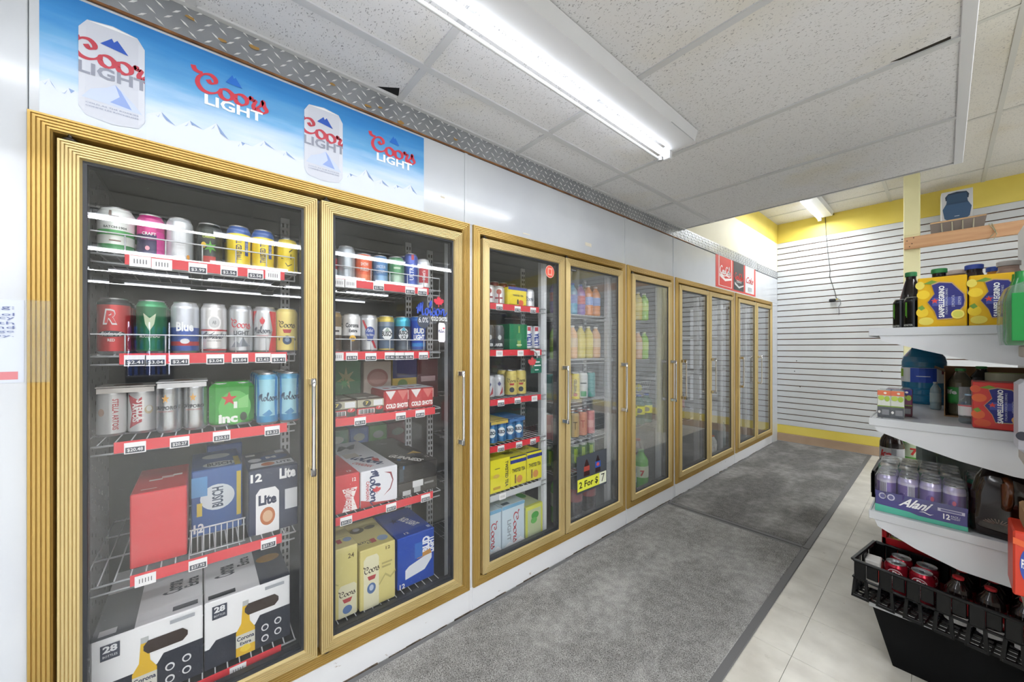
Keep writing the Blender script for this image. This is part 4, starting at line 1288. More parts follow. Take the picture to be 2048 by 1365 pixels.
can('mblue', .0315, .168, [(0, '#2f86b8'), (.15, '#9fd2e2')], [('p', [(-.5, .95), (-.5, .1), (-.38, .1), (-.34, .5), (-.4, .95)], '#2a7fc0'), ('p', [(.5, .95), (.5, .1), (.38, .1), (.34, .5), (.4, .95)], '#2a7fc0'), ('s', 'molson', .1, .55, 1.0, .17, '#26405c', {'wid': .16}), ('p', [(-.2, .2), (.1, .3), (.25, .22), (.05, .16)], '#3d86b8')], neck='#5fa8cf', metal=.2)
can_row('mblue', -.085, .172, zC, 4, 'ice blue tall can beside the green pack', 'third shelf, first door', turn=-.15)
can_row('mblue', -.085, .237, zC, 4, 'ice blue tall can at the shelf end', 'third shelf, first door', turn=-.2)

# ---- first door, fourth shelf
zD = Z1[3] - .002
carton(-.085, -.150, -.030, zD, .208, .27, '#cf3a40', 'plain red beer carton on the fourth wire shelf, first door', top=[('r', 0.160, 0.440, 0.109, 0.131, '#efd8d6'), ('r', .25, .5, .42, .47, '#f0e2e0'), ('r', .48, .72, .46, .55, '#e8c4c2'), ('r', .7, .88, .5, .57, '#f0e2e0')], rough=.3)
bp = carton(-.20, -.022, .112, zD, .215, .26, '#3d62a0', 'blue twelve-can carton with oval crests behind the wire guard, first door', front=[('e', .5, .55, .34, .2, '#d5dde2'), ('t', 'BUSCH', .5, .55, .5, .14, '#33475e', {'rot': 90, 'bold': .03}), ('r', .88, .97, .2, .9, '#d9c24e'), ('r', .1, .2, .3, .5, '#d9c24e'), ('t', '12', .14, .12, .2, .14, '#e6eaf0', {'bold': .03}), ('r', .0, .3, .6, .9, '#5f9bd0')], top=[('e', .55, .2, .34, .14, '#cfd8de'), ('t', 'BUSCH', .55, .2, .5, .16, '#3a4c60', {'bold': .03}), ('r', .85, .97, .02, .5, '#c9b85a'), ('e', .5, .65, .3, .14, '#c9d2da')])
mb = MB()                                        # wire divider in front of the blue carton
for i in range(10):
    mb.tube([(0, i * .014, 0), (0, i * .014, .075)], .0016, WIRE, 4)
mb.tube([(0, -.004, .075), (0, .13, .075)], .0025, WIRE, 5); mb.tube([(0, -.004, .003), (0, .13, .003)], .0022, WIRE, 5)
tag(mb.build('wire_divider', None, (-.062, -.02, zD + .002)), 'low wire fence in front of the blue carton, first door', 'divider')
carton(-.085, .120, .262, zD, .215, .25, '#1d2a4a', 'navy lite beer carton with a white can print, fourth shelf, first door',
       front=[('t', '12', .15, .88, .22, .13, W_, {'bold': .04}), ('t', 'Lite', .78, .88, .34, .17, W_, {'bold': .05}), ('p', [(.14, .0), (.6, .0), (.6, .62), (.52, .70), (.22, .70), (.14, .62)], '#e9e9ea'), ('t', 'Lite', .37, .52, .36, .16, '#1d2a4a', {'bold': .05}), ('e', .37, .26, .15, .14, '#b5642e'), ('e', .37, .26, .10, .09, '#d8b08a'), ('r', .72, .98, .3, .62, '#d8dade')],
       top=[('p', [(.04, .1), (.95, .1), (.95, .34), (.1, .34)], '#dfe1e6'), ('e', .42, .22, .14, .09, '#b5642e'), ('t', 'LITE', .75, .22, .3, .1, '#1d2a4a', {'bold': .03}), ('e', .2, .5, .14, .1, '#c9ccd4'), ('e', .62, .55, .3, .16, '#2e4a86'), ('t', 'M', .55, .55, .22, .12, '#e6e9ef', {'bold': .05}), ('r', .05, .25, .75, .85, '#d8dade'), ('r', .7, .9, .75, .9, '#cfd3da')])
carton(-.47, .02, .13, zD, .235, .2, '#2f58a4', 'blue carton far back on the fourth shelf, first door', top=[('r', .2, .5, .2, .5, '#d0d6e2')])

# ---- first door, bottom: two long-neck bottle cases
zE = Z1[4] - .002
def corona_case(y0, y1, label, mirror):
    o = carton(-.075, y0, y1, zE, .205, .40, '#f2f3f4', label, 'bottle case', faces={},
       front=[('p', [(0, 0), (1, 0), (1, .52), (.62, .52), (.56, .40), (.12, .40), (.05, .30), (0, .30)], '#242a38'), ('p', [(.36, .36), (.92, .36), (.98, .5), (.98, .02), (.30, .02)], '#242a38'),
              ('p', [(.34, .0), (.56, .0), (.56, .38), (.50, .50), (.485, .78), (.415, .78), (.40, .50), (.34, .38)], '#e4b929'), ('r', .415, .485, .76, .84, '#bcc0c0'), ('r', .34, .56, .14, .33, '#d9d8cc'), ('t', 'Corona', .45, .27, .2, .065, '#27324e', {'bold': .03}), ('t', 'Extra', .45, .19, .13, .05, '#27324e', {'bold': .03}), ('e', .45, .10, .06, .055, '#f0d23c'),
              ('p', [(.48, .60), (.80, .60), (.85, .66), (.85, .72), (.80, .78), (.48, .78), (.44, .72), (.44, .66)], '#33241c'),
              ('r', .08, .24, .72, .92, '#3a4150'), ('t', '28', .16, .86, .12, .09, '#e8eaec', {'bold': .04}), ('t', 'BOTTLES', .16, .77, .12, .03, '#e8eaec'),
              ('e', .68, .30, .045, .055, '#e6e8ea'), ('e', .84, .33, .045, .055, '#e6e8ea'), ('e', .68, .13, .045, .055, '#e6e8ea'), ('e', .84, .16, .045, .055, '#e6e8ea'), ('e', .68, .30, .03, .036, '#2b3140'), ('e', .84, .33, .03, .036, '#2b3140'), ('e', .68, .13, .03, .036, '#2b3140'), ('e', .84, .16, .03, .036, '#2b3140'),
              ('r', .68, .92, .90, .95, '#a9adb4')],
       top=([('r', .0, .36, .0, .62, '#6f7276'), ('r', .38, .98, .05, .16, '#e9eaec'), ('r', .7, .95, .05, .11, '#4c5058'), ('t', 'Corona', .68, .42, .34, .12, '#3c4250', {'rot': 90, 'bold': .03}), ('t', 'Extra', .88, .42, .26, .09, '#3c4250', {'rot': 90, 'bold': .03}), ('e', .42, .70, .1, .06, '#c8a050'), ('r', .05, .2, .03, .1, '#d9dadc')] if not mirror else
            [('r', .62, 1.0, .0, .8, '#3a4150'), ('r', .04, .34, .03, .09, '#33383f'), ('t', 'Corona', .24, .42, .34, .14, '#2c3340', {'rot': 90, 'bold': .03}), ('t', 'Extra', .48, .5, .26, .09, '#2c3340', {'rot': 90, 'bold': .03}), ('e', .8, .42, .16, .07, '#c89a3e')]))
    return o
corona_case(-.222, .006, 'white and navy 28-bottle case standing left on the bottom shelf, first door', False)
corona_case(.010, .236, 'white and navy 28-bottle case standing right on the bottom shelf, first door', True)

# ---- second door, third shelf
zF = Z1[2] - .008
for (y0, y1, lab) in ((.345, .452, 'dark tray of cans with brown lids at the left, third shelf, second door'), (.455, .556, 'dark tray of cans with brown lids beside the red packs, third shelf, second door')):
    carton(-.060, y0, y1, zF, .062, .20, '#4b3a30', lab, 'can tray', front=[('r', .0, 1.0, .0, .42, '#c8363c'), ('r', .05, .65, .08, .36, '#ececec')] + [('r', .07 + i * .045, .09 + i * .045 + (i % 3) * .008, .09, .35, '#1c1c1e') for i in range(12)] + [('r', .66, .98, .02, .48, '#3a4038'), ('e', .82, .38, .14, .12, '#c8363c'), ('t', '7', .82, .40, .1, .14, W_), ('r', .0, 1, .5, .95, '#a9a48e'), ('e', .35, .72, .16, .2, '#3a3a34'), ('t', '7', .35, .74, .12, .2, '#d8c24e', {'bold': .03}), ('r', .6, .95, .55, .9, '#d6d8da')],
           top=[('r', .1, .45, .1, .2, '#ded9d0'), ('r', .1, .45, .24, .27, '#ded9d0'), ('e', .75, .2, .2, .06, '#d9d4cc'), ('r', .0, 1, .4, .42, '#7a5a48'), ('e', .5, .6, .3, .05, '#8a7a6a')])
for (y0, y1, lab) in ((.560, .665, 'red small can pack with white topper beside the dark trays, third shelf, second door'), (.668, .780, 'red small can pack with white topper at the shelf end, third shelf, second door')):
    o = carton(-.060, y0, y1, zF, .088, .16, '#b9333a', lab, 'beer pack', front=[('p', [(.05, .95), (.45, .95), (.25, .55)], '#d9d3d3'), ('p', [(.52, .95), (.96, .95), (.74, .5)], '#c96a66'), ('t', 'COLD SHOTS', .5, .26, .88, .22, '#ece6e4', {'bold': .05}), ('r', .93, .98, .5, .95, '#c98a86')], top=[('r', .02, .98, .0, .98, '#d6d8dc'), ('r', .1, .9, .08, .14, '#b9c2d0'), ('e', .3, .4, .14, .12, '#b8646a'), ('e', .65, .42, .12, .1, '#3c4a78')], name='beer_pack', c=.008)
# cartons far back between the shelves
carton(-.34, .43, .56, zF, .20, .2, '#2e6a40', 'green leafy carton far back on the third shelf, second door', front=[('p', star(.5, .6, .26, 7, 1.2), '#9a9a70'), ('p', star(.45, .5, .14, 7, 1.2), '#4f8a54')])
carton(-.335, .57, .70, zF, .195, .2, '#b7a99c', 'beige carton with an oval crest far back on the third shelf, second door', front=[('e', .5, .6, .38, .22, '#9a6a62'), ('e', .5, .6, .30, .15, '#a87e74')])
carton(-.33, .705, .83, zF, .20, .2, '#c2a84e', 'navy and yellow carton far back on the third shelf, second door', front=[('r', 0, 1, .55, 1, '#28346e'), ('e', .4, .4, .2, .12, '#6a8a4a')])
carton(-.33, .835, .95, zF, .20, .2, '#5e1f2c', 'dark red carton far back on the third shelf, second door', front=[('r', 0.150, 0.850, 0.434, 0.566, '#c9a8ac')])
for (y0, y1, c, lab) in ((.46, .58, '#1f6a46', 'green carton far back on the fourth shelf, second door'), (.585, .68, '#2a55a0', 'blue carton far back on the fourth shelf, second door'), (.685, .78, '#4f8a3e', 'leaf green carton far back on the fourth shelf, second door'), (.785, .90, '#6b2430', 'maroon carton far back on the fourth shelf, second door')):
    carton(-.59, y0, y1, Z1[3], .20, .2, c, lab, front=[('e', .5, .75, .3, .1, '#9aa39a')])

# ---- second door, fourth shelf
zG = Z1[3] - .002
carton(-.070, .352, .468, zG, .142, .30, '#cc2f38', 'red carton with a white bow tie crest, fourth shelf, second door', front=[('p', [(.45, .62), (.92, .62), (.80, .34), (.92, .02), (.45, .02), (.58, .34)], '#eee6e4'), ('t', 'Budweiser', .685, .32, .75, .3, '#c12b36', {'rot': -90, 'shear': .2}), ('r', .0, .16, .05, .7, '#e4e2e2'), ('t', '12', .82, .84, .12, .1, '#eee6e4', {'bold': .03})], top=[('t', 'Budweiser', .3, .45, .7, .08, '#efe4e2', {'rot': 90, 'shear': .2}), ('t', '12', .75, .12, .14, .06, '#eee6e4', {'bold': .03})], side=[('p', [(.2, .2), (.35, .5), (.2, .8), (.8, .8), (.65, .5), (.8, .2)], '#eee6e4')])
carton(-.066, .470, .617, zG, .140, .50, '#e2e4ea', 'white carton with red maple leaf and blue script, fourth shelf, second door',
       front=[('p', [(0, .0), (.95, .0), (.4, .08), (0, .22)], '#b53a3c'), ('s', 'molson', .38, .5, .95, .3, '#2a3a66', {'rot': -90, 'wid': .17}), ('p', leaf(.42, .42, .12), '#c8323c'), ('t', 'CANADIAN', .18, .45, .5, .09, '#c23c44', {'rot': -90, 'bold': .02}), ('p', [(.62, .88), (.82, .84), (.88, .6), (.80, .35), (.6, .2), (.78, .38), (.85, .6), (.78, .80)], '#8a3a44')],
       top=[('s', 'molson', .55, .30, 1.5, .14, '#2a3a66', {'rot': -66, 'wid': .19}), ('p', leaf(.70, .25, .10), '#c8323c'), ('t', 'CANADIAN', .25, .18, .7, .05, '#c23c44', {'rot': -65, 'bold': .02}), ('r', .05, .45, .42, .56, '#b9b4ac'), ('t', 'M', .4, .78, .5, .16, '#2a3046', {'shear': .4, 'bold': .03})])
carton(-.066, .622, .80, zG + .058, .070, .50, '#1b1a1b', 'black stout carton with gold harp lying on the fourth shelf, second door',
       front=[('r', .02, .12, .1, .85, '#2e3a44'), ('r', .1, .14, .8, 1.0, '#3a6a9a')],
       top=[('t', 'GUINNESS', .42, .20, 1.0, .075, '#f2f2ee', {'rot': -62, 'bold': .04}), ('t', '0', .22, .18, .08, .05, '#2f7ac0', {'bold': .04}), ('p', [(.58, .30), (.84, .37), (.92, .25), (.72, .30)], '#c9a44a'), ('p', [(.84, .37), (.92, .25), (.88, .25), (.82, .33)], '#e0c878'), ('t', 'DRAUGHT STOUT', .12, .14, .5, .02, '#9a9a98', {'rot': -58}), ('t', '12', .88, .12, .08, .05, '#e9e9e6'), ('t', 'CAP', .45, .8, .3, .06, '#8c8c8c', {'rot': -58})])
carton(-.068, .622, .80, zG, .056, .32, '#3a3734', 'dark grey case under the black stout carton, second door', 'case', front=[('r', .35, .62, .5, .98, '#c9cacb'), ('r', .38, .55, .1, .5, '#a9aaab'), ('r', .65, .9, .55, .7, '#8a8a88'), ('r', .1, .3, .05, .4, '#b5b6b6')], name='beer_case')

# ---- second door, bottom
zH = .176
carton(-.075, .350, .462, zH, .262, .26, '#d6cb84', 'pale yellow 24-can carton at the shelf end, bottom shelf, second door', front=[('t', '24', .78, .86, .2, .07, '#6a5a34', {'bold': .02}), ('p', [(.38, .0), (.96, .0), (.96, .42), (.88, .46), (.46, .46), (.38, .42)], '#dedaba'), ('s', 'coors', .66, .34, .52, .1, '#453a2c'), ('p', [(.5, .26), (.82, .26), (.76, .20), (.56, .20)], '#b5484a'), ('e', .66, .1, .15, .06, '#5a78a8'), ('p', [(0, .46), (.2, .56), (.38, .5), (.38, .48), (.2, .53), (0, .44)], '#b9ae6e')], top=[('s', 'coors', .25, .25, .4, .12, '#3c3226', {'rot': 180}), ('r', .45, .6, .15, .28, '#b5484a'), ('e', .8, .22, .14, .07, '#8fa4c2'), ('r', .1, .9, .32, .34, '#c2b778')])
carton(-.062, .466, .606, zH, .232, .26, '#dace86', 'pale yellow 12-can carton beside the blue one, bottom shelf, second door', front=[('t', '12', .78, .92, .13, .055, '#6a5a34', {'bold': .02}), ('p', [(.10, .0), (.52, .0), (.52, .82), (.46, .88), (.18, .88), (.10, .82)], '#e2debc'), ('s', 'coors', .32, .66, .42, .14, '#453a2c', {'rise': .1}), ('p', [(.2, .54), (.44, .54), (.40, .47), (.24, .47)], '#b5484a'), ('e', .31, .33, .12, .09, '#5a78a8'), ('e', .31, .34, .06, .05, '#b9c6d8'), ('r', .6, .9, .66, .69, '#b3a76a'), ('r', .6, .86, .60, .63, '#b3a76a'), ('p', [(.52, .35), (.7, .5), (.85, .42), (1, .5), (1, .46), (.85, .38), (.7, .46), (.52, .32)], '#b9ae6e')],
       top=[('s', 'coors', .22, .2, .4, .13, '#3c3226', {'rot': 180}), ('r', .42, .56, .14, .27, '#b5484a'), ('e', .76, .2, .15, .09, '#8fa4c2'), ('e', .3, .66, .2, .1, '#6e643c'), ('e', .3, .7, .1, .06, '#cfd2d2'), ('e', .68, .66, .16, .06, '#6e643c')])
carton(-.085, .625, .795, zH, .215, .27, '#1c4bb0', 'bright blue light beer carton, bottom shelf, second door', front=[('t', 'BUD', .76, .72, .4, .16, '#eef2fa', {'rot': 90, 'bold': .05}), ('t', 'LIGHT', .90, .68, .42, .14, '#eef2fa', {'rot': 90, 'bold': .05}), ('p', [(.2, .16), (.72, .22), (.92, .40), (.92, .5), (.86, .52), (.3, .4), (.2, .34)], '#dfe3ea'), ('p', [(.5, .48), (.92, .50), (.88, .60), (.6, .56)], '#c08a44'), ('r', .45, .66, .5, .8, '#2f6cc4'), ('t', '12', .12, .06, .14, .1, W_, {'bold': .03})],
       top=[('t', 'BUD LIGHT', .62, .45, .62, .14, '#eef2fa', {'rot': -72, 'bold': .05}), ('t', '12', .3, .1, .12, .06, W_, {'bold': .03}), ('r', .86, .95, .06, .14, '#cfdaf0'), ('p', star(.3, .6, .1, 5, 1.2), '#16306e')])

# ---- third door
can('whitered', .032, .095, [(0, '#dcd9da')], [('r', -.05, .05, .0, .8, '#c23a44'), ('r', -0.300, 0.300, 0.306, 0.394, '#a33c46'), ('e', .0, .68, .2, .14, '#b04048')])
pack(-.075, 1.080, Z3[0], 'whitered', 2, 2, 'white and red can pack, top shelf, third door', wrap=WRAP, sp=.063)
carton(-.07, 1.212, 1.345, Z3[0], .098, .15, '#ecd62a', 'yellow iced tea can pack with blue top edge, top shelf, third door', 'can pack', front=[('r', 0, 1, .84, 1, '#3a4a9a'), ('t', 'TWISTED TEA', .5, .56, .56, .1, '#2c2c3c', {'bold': .03}), ('e', .66, .18, .13, .16, '#d8603a'), ('r', .45, .52, .1, .35, '#3a3a44')], faces={'z+': '#3a4a9a'}, c=.008, name='can_pack')
can('whiteb', .032, .1, [(0, '#d8dadd')], [('s', 'coors', 0, .5, .8, .3, '#6a7488')])
pack(-.075, 1.356, Z3[0], 'whiteb', 2, 1, 'white can pair at the shelf end, top shelf, third door', sp=.064)
can('cola', .031, .08, [(0, '#7a2228')], [], metal=.3)
for i in range(4):
    put_can('cola', (-.26, 1.20 + i * .064, Z3[0] + .07), 'dark red can stacked at the back, top shelf, third door', 'dark red cans stacked at the back, third door')
    put_can('cola', (-.26, 1.20 + i * .064, Z3[0] - .002), 'dark red can under the stacked ones at the back, top shelf, third door', 'dark red cans at the back, lower layer, third door')
can('laker', .031, .125, [(0, '#34373a'), (.5, '#5a5d60')], [('t', 'LAKER', 0, .2, .8, .12, '#e4e6e6', {'bold': .05}), ('e', .1, .5, .14, .1, '#c9cccc')], metal=.4)
pack(-.08, 1.082, Z3[1], 'laker', 2, 2, 'black and grey can pack in clear wrap, second shelf, third door', wrap=WRAP, sp=.0625)
carton(-.07, 1.222, 1.345, Z3[1], .135, .2, '#1f7a50', 'green carton with a gold bottle print, second shelf, third door', front=[('p', [(.42, .1), (.62, .1), (.62, .5), (.56, .7), (.56, .92), (.48, .92), (.48, .7), (.42, .5)], '#8fae5a'), ('e', .52, .5, .16, .16, '#2e8a5c'), ('r', 0.370, 0.670, 0.158, 0.202, '#d9e6c8')])
can('ultra2', .029, .13, [(0, '#d9dce2')], [('t', 'ULTRA', .1, .42, 1.2, .22, '#2e4a9a', {'rot': 90, 'bold': .05}), ('r', -.1, .2, .78, .95, '#b8394a'), ('r', -.6, -.3, .05, .9, '#2e52b0')])
pack(-.075, 1.350, Z3[1], 'ultra2', 2, 2, 'white and blue slim can pack, second shelf, third door', sp=.0585)
can('wpack', .031, .115, [(0, '#d4d6da')], [('p', [(.0, .1), (.3, .5), (.3, .2)], '#b33a44'), ('p', leaf(0, .6, .15), '#4a4e80')], metal=.4)
pack(-.08, 1.085, Z3[2], 'wpack', 2, 2, 'white wrapped can pack, third shelf, third door', wrap=WRAP, sp=.0625)
can('banq2', .0325, .135, [(0, '#dcca70')], [('s', 'coors', 0, .62, .75, .17, '#3c2f23'), ('p', [(-.2, .5), (.2, .5), (.14, .42), (-.14, .42)], '#b73136'), ('e', 0, .25, .2, .1, '#2e3a48')], metal=.1)
pack(-.072, 1.226, Z3[2], 'banq2', 2, 2, 'pale yellow can pack with film over the top, third shelf, third door', wrap=WRAP, sp=.066)
can('busch2', .029, .115, [(0, '#3f78a8'), (.3, '#4f8cbc'), (.9, '#3a6aa0')], [('e', 0, .5, .34, .2, '#dfe6ea'), ('t', 'BUSCH', 0, .5, .66, .16, '#24384c', {'bold': .05})], metal=.5)
for j in range(2):
    pack(-.062, 1.078 + j * .118 + .012, Z3[3], 'busch2', 3, 2, ['blue can pack with yellow topper at the shelf end, fourth shelf, third door', 'blue can pack with blue topper, fourth shelf, third door'][j], topper=M(['#c9b25a', '#4a78b0'][j], .4), sp=.0585)
def tea_box(y0, y1, z, h, label, x=-.065):
    carton(x, y0, y1, z, h, .22, '#e9e034', label, front=[('r', 0, 1, .80, .92, '#2f3c8a'), ('t', 'TWISTED TEA', .5, .55, .8, .13, '#33333c', {'bold': .03}), ('e', .55, .22, .18, .13, '#d8924a'), ('r', .25, .34, .1, .4, '#8a6a3a')], top=[('t', 'TWISTED', .4, .4, .6, .2, '#3a3a34'), ('r', .0, 1, .0, .06, '#2f3c8a'), ('e', .75, .6, .15, .1, '#c9a43a')])
carton(-.058, 1.085, 1.215, Z3[4], .165, .24, '#e9e034', 'tall yellow iced tea carton with side lettering, fifth shelf, third door', front=[('t', 'TWISTED TEA', .82, .5, 1.0, .12, '#33333c', {'rot': -90, 'bold': .03}), ('r', .15, .5, .1, .18, '#c9a43a'), ('r', 0.225, 0.475, 0.709, 0.731, '#4a4a3c'), ('e', .3, .5, .16, .06, '#d8b85a')], top=[('r', .1, .8, .4, .5, '#d2c83a')])
tea_box(1.222, 1.335, Z3[4], .15, 'yellow iced tea carton with blue stripe in the middle, fifth shelf, third door')
tea_box(1.34, 1.452, Z3[4], .155, 'yellow iced tea carton with blue stripe at the shelf end, third door')
def light_box(y0, y1, label):
    carton(-.062, y0, y1, Z3[5], .215, .25, '#cfe0ea', label, front=[('s', 'coors', .62, .42, 1.05, .2, '#b8404c', {'rot': -90}), ('t', 'LIGHT', .3, .4, .7, .12, '#9aa4ae', {'rot': -90, 'bold': .03}), ('p', [(0, 0), (.3, .12), (.5, .06), (.8, .14), (1, .04), (1, 0)], '#f0f4f8'), ('r', .0, 1, .92, 1, '#7fb4d6')], top=[('s', 'coors', .5, .4, .6, .16, '#b8606a'), ('r', .1, .4, .05, .15, '#5a6a78'), ('r', .55, .9, .6, .75, '#6a7680')])
light_box(1.040, 1.160, 'pale blue light beer carton at the shelf end, bottom shelf, third door')
light_box(1.165, 1.318, 'pale blue light beer carton with red script in the middle, bottom shelf, third door')
carton(-.065, 1.328, 1.455, Z3[5], .165, .25, '#c9d6a8', 'pale green lime beer carton, bottom shelf, third door', front=[('r', .0, .12, 0, 1, '#dbe05a'), ('r', .9, 1.0, 0, 1, '#dbe05a'), ('r', 0, 1, .88, 1, '#dbe05a'), ('e', .55, .66, .22, .12, '#4fae4a'), ('e', .48, .5, .18, .1, '#6ac05a')], top=[('e', .3, .4, .2, .15, '#4fae4a'), ('e', .7, .55, .2, .14, '#4fae4a'), ('r', .0, 1, .0, .06, '#dbe05a')])

# ---- bottles
BOT = {}
def bottle(kind, Rr, h, liquid, label, cap, lz=(.35, .62), neck=.35, items=(), clear=False):
    """plastic bottle: body and a separate cap"""
    liq = M(liquid, .12, 0, .6) if isinstance(liquid, str) else liquid
    lab = M(label, .4) if label else liq
    sh = h * (.90 - neck * .5)
    m = MB()
    m.lathe([(0, .004), (Rr * .6, .004), (Rr * .8, 0), (Rr * .97, h * .04), (Rr, h * .1), (Rr * .96, h * .2), (Rr, h * .28), (Rr, h * lz[0], lab), (Rr, h * lz[1], liq), (Rr * .98, sh), (Rr * .86, sh + (h - sh) * .22), (Rr * .55, sh + (h - sh) * .52), (Rr * .38, sh + (h - sh) * .72), (Rr * .36, h * .965), (0, h * .965)], liq, 20)
    if items: decals(m, cyl(Rr, h), items)
    c = MB().lathe([(Rr * .40, h * .945), (Rr * .42, h * .955), (Rr * .42, h * .995), (Rr * .36, h), (0, h)], M(cap, .4), 16)
    BOT[kind] = (to_mesh(m, 'bottle'), to_mesh(c, 'cap'), Rr, h)
def put_bottle(kind, loc, label, group=None, name='drink_bottle', turn=None, cat='bottle'):
    b, c, Rr, h = BOT[kind]
    o = bpy.data.objects.new(name, b); COL.objects.link(o); o.location = loc
    o.rotation_euler[2] = turn if turn is not None else math.atan2(-loc[1], CX - loc[0])
    tag(o, label, cat, group)
    k = bpy.data.objects.new('cap', c); COL.objects.link(k); k.parent = o
    return o
bottle('cola2', .052, .30, '#2a1413', '#8f1f26', '#b3262c')
bottle('cola1', .05, .25, '#2a1413', '#8f1f26', '#b3262c')
bottle('dew', .055, .31, '#6ac24a', '#d8e6c0', '#3f9a3c', items=[('t', '7', .1, .46, .3, .14, '#d8433c', {'bold': .05})])
bottle('sports', .036, .21, '#d8dcd8', '#e4e4e2', '#e06a30', items=[('p', [(-.2, .4), (0, .6), (.2, .4), (0, .45)], '#e08a3a'), ('t', 'G', 0, .5, .3, .12, '#2a2a2c', {'bold': .04})])
bottle('orangeb', .033, .2, '#e08a3c', '#8fa6d8', '#dfe4ea')
bottle('blueb', .033, .2, '#5fa6c8', '#7f8ec2', '#4a6ac0')
bottle('purpleb', .033, .2, '#8a6ab0', '#c05a5a', '#6a8ac8')
bottle('limeb', .034, .21, '#9fd84a', '#c8e86a', '#dfe8c0')
bottle('peachb', .034, .21, '#e8b88a', '#e0c8a8', '#e8e4da')
bottle('tealb', .034, .21, '#3f8a8a', '#4a8f98', '#3a7a80')
bottle('yellowb', .034, .21, '#d8c85a', '#e4d468', '#e4e0c0')
bottle('bluecap', .046, .225, '#2f6a5a', '#d8e24a', '#2a62c8', items=[('e', 0, .48, .3, .08, '#2e5a8a')])
bottle('darkgreen', .048, .24, '#2a6a3a', '#dfe4e0', '#3a8a44')
bottle('clearb', .04, .26, '#a8bcc0', '#c8d4d8', '#5a8ac0')
# third door, dark bottles behind the cartons
put_bottle('cola1', (-.40, 1.40, Z3[5]), 'dark cola bottle standing behind the lime carton, third door')
put_bottle('cola1', (-.40, 1.51, .105), 'dark cola bottle standing behind the end of the third door')
# fourth door
def row_of(kinds, x, ys, z, where, fn):
    for k, y in zip(kinds, ys):
        fn(k, (x, y, z), where)
desc = {'orangeb': 'orange drink bottle with a lilac label', 'blueb': 'light blue drink bottle', 'purpleb': 'purple drink bottle with a red label', 'limeb': 'lime green drink bottle', 'peachb': 'peach drink bottle', 'tealb': 'teal drink bottle', 'yellowb': 'yellow drink bottle'}
def brow(kinds, x, ys, z, where):
    seen = {}
    tot = {k: kinds.count(k) for k in kinds}
    for k, y in zip(kinds, ys):
        seen[k] = seen.get(k, 0) + 1
        g = None
        lab = '%s, %s' % (desc[k], where)
        if tot[k] > 1:
            g = '%ss, %s' % (desc[k], where)
        put_bottle(k, (x, y, z), lab, g)
brow(['purpleb', 'orangeb', 'blueb', 'purpleb', 'orangeb', 'orangeb'], -.15, [1.65, 1.73, 1.81, 1.89, 1.97, 2.05], 1.40, 'top shelf, fourth door')
brow(['limeb', 'limeb', 'peachb', 'yellowb', 'yellowb', 'peachb'], -.15, [1.65, 1.73, 1.81, 1.89, 1.97, 2.05], 1.12, 'second shelf, fourth door')
can('teal', .033, .17, [(0, '#4a9a9a')], [], metal=.2); can('mauve', .033, .17, [(0, '#b07a9a')], [], metal=.2)
can('tea2', .033, .17, [(0, '#e0cc3a')], [('t', 'TWISTED', 0, .5, 1.4, .1, '#3a3a34', {'rot': 90, 'bold': .03}), ('e', 0, .2, .2, .06, '#c86a3a')], metal=.1); can('white2', .033, .17, [(0, '#d8dcdc')], [('r', -.3, .3, .1, .3, '#4aa06a'), ('r', -0.300, 0.300, 0.578, 0.622, '#3a4a4a')], metal=.1)
can('pink', .033, .16, [(0, '#d88a8a')], [('r', -.3, .3, .3, .6, '#e8b0a8')], metal=.1); can('green3', .033, .16, [(0, '#8fc080')], [('r', -.3, .3, .3, .6, '#c8e0b0')], metal=.1)
can('tan', .033, .16, [(0, '#c8a868')], [('t', 'T', 0, .5, .4, .3, '#5a4a2c')], metal=.1); can('salmon', .033, .16, [(0, '#e0987a')], [('t', 'T', 0, .5, .4, .3, '#b8544a')], metal=.1)
can('monster', .033, .155, [(0, '#3c5a34'), (.2, '#6f9a5a')], [('r', -.12, -.04, .3, .8, '#bfe04a'), ('r', -.02, .06, .25, .8, '#bfe04a'), ('r', .1, .18, .35, .8, '#bfe04a')], neck='#b9c2b4', metal=.4)
for (k, y, d) in (('teal', 1.66, 'teal tall can'), ('mauve', 1.74, 'mauve tall can'), ('tea2', 1.82, 'yellow tall iced tea can'), ('white2', 1.90, 'white tall can with green band'), ('teal', 1.98, 'teal tall can near the door edge')):
    can_row(k, -.14, y, .858 + .0, 2, d, 'third shelf, fourth door', name='drink_can')
for (k, y, d) in (('pink', 1.655, 'pink can'), ('green3', 1.735, 'pale green can'), ('tan', 1.815, 'tan can'), ('salmon', 1.895, 'salmon can'), ('pink', 1.975, 'pink can near the door edge')):
    can_row(k, -.14, y, .618, 2, d, 'fourth shelf, fourth door', name='drink_can')
wire_shelf(1.615, 2.10, 0.43, 'wire shelf with green energy cans, fifth level of the fourth door', None, x=-0.09)
for i in range(5):
    for j in range(2):
        put_can('monster', (-.14 - j * .068, 1.655 + .08 * i, .428), ['green energy can in the front row, fifth shelf, fourth door', 'green energy can in the rear row, fifth shelf, fourth door'][j], ['front row of green energy cans', 'rear row of green energy cans'][j], name='drink_can')
put_bottle('dew', (-.16, 1.70, .105), 'large green soda bottle on the floor of the fourth door')
put_bottle('cola2', (-.16, 1.84, .105), 'large dark cola bottle on the floor of the fourth door, beside the green one')
put_bottle('cola2', (-.16, 1.98, .105), 'large dark cola bottle on the floor at the edge of the fourth door')
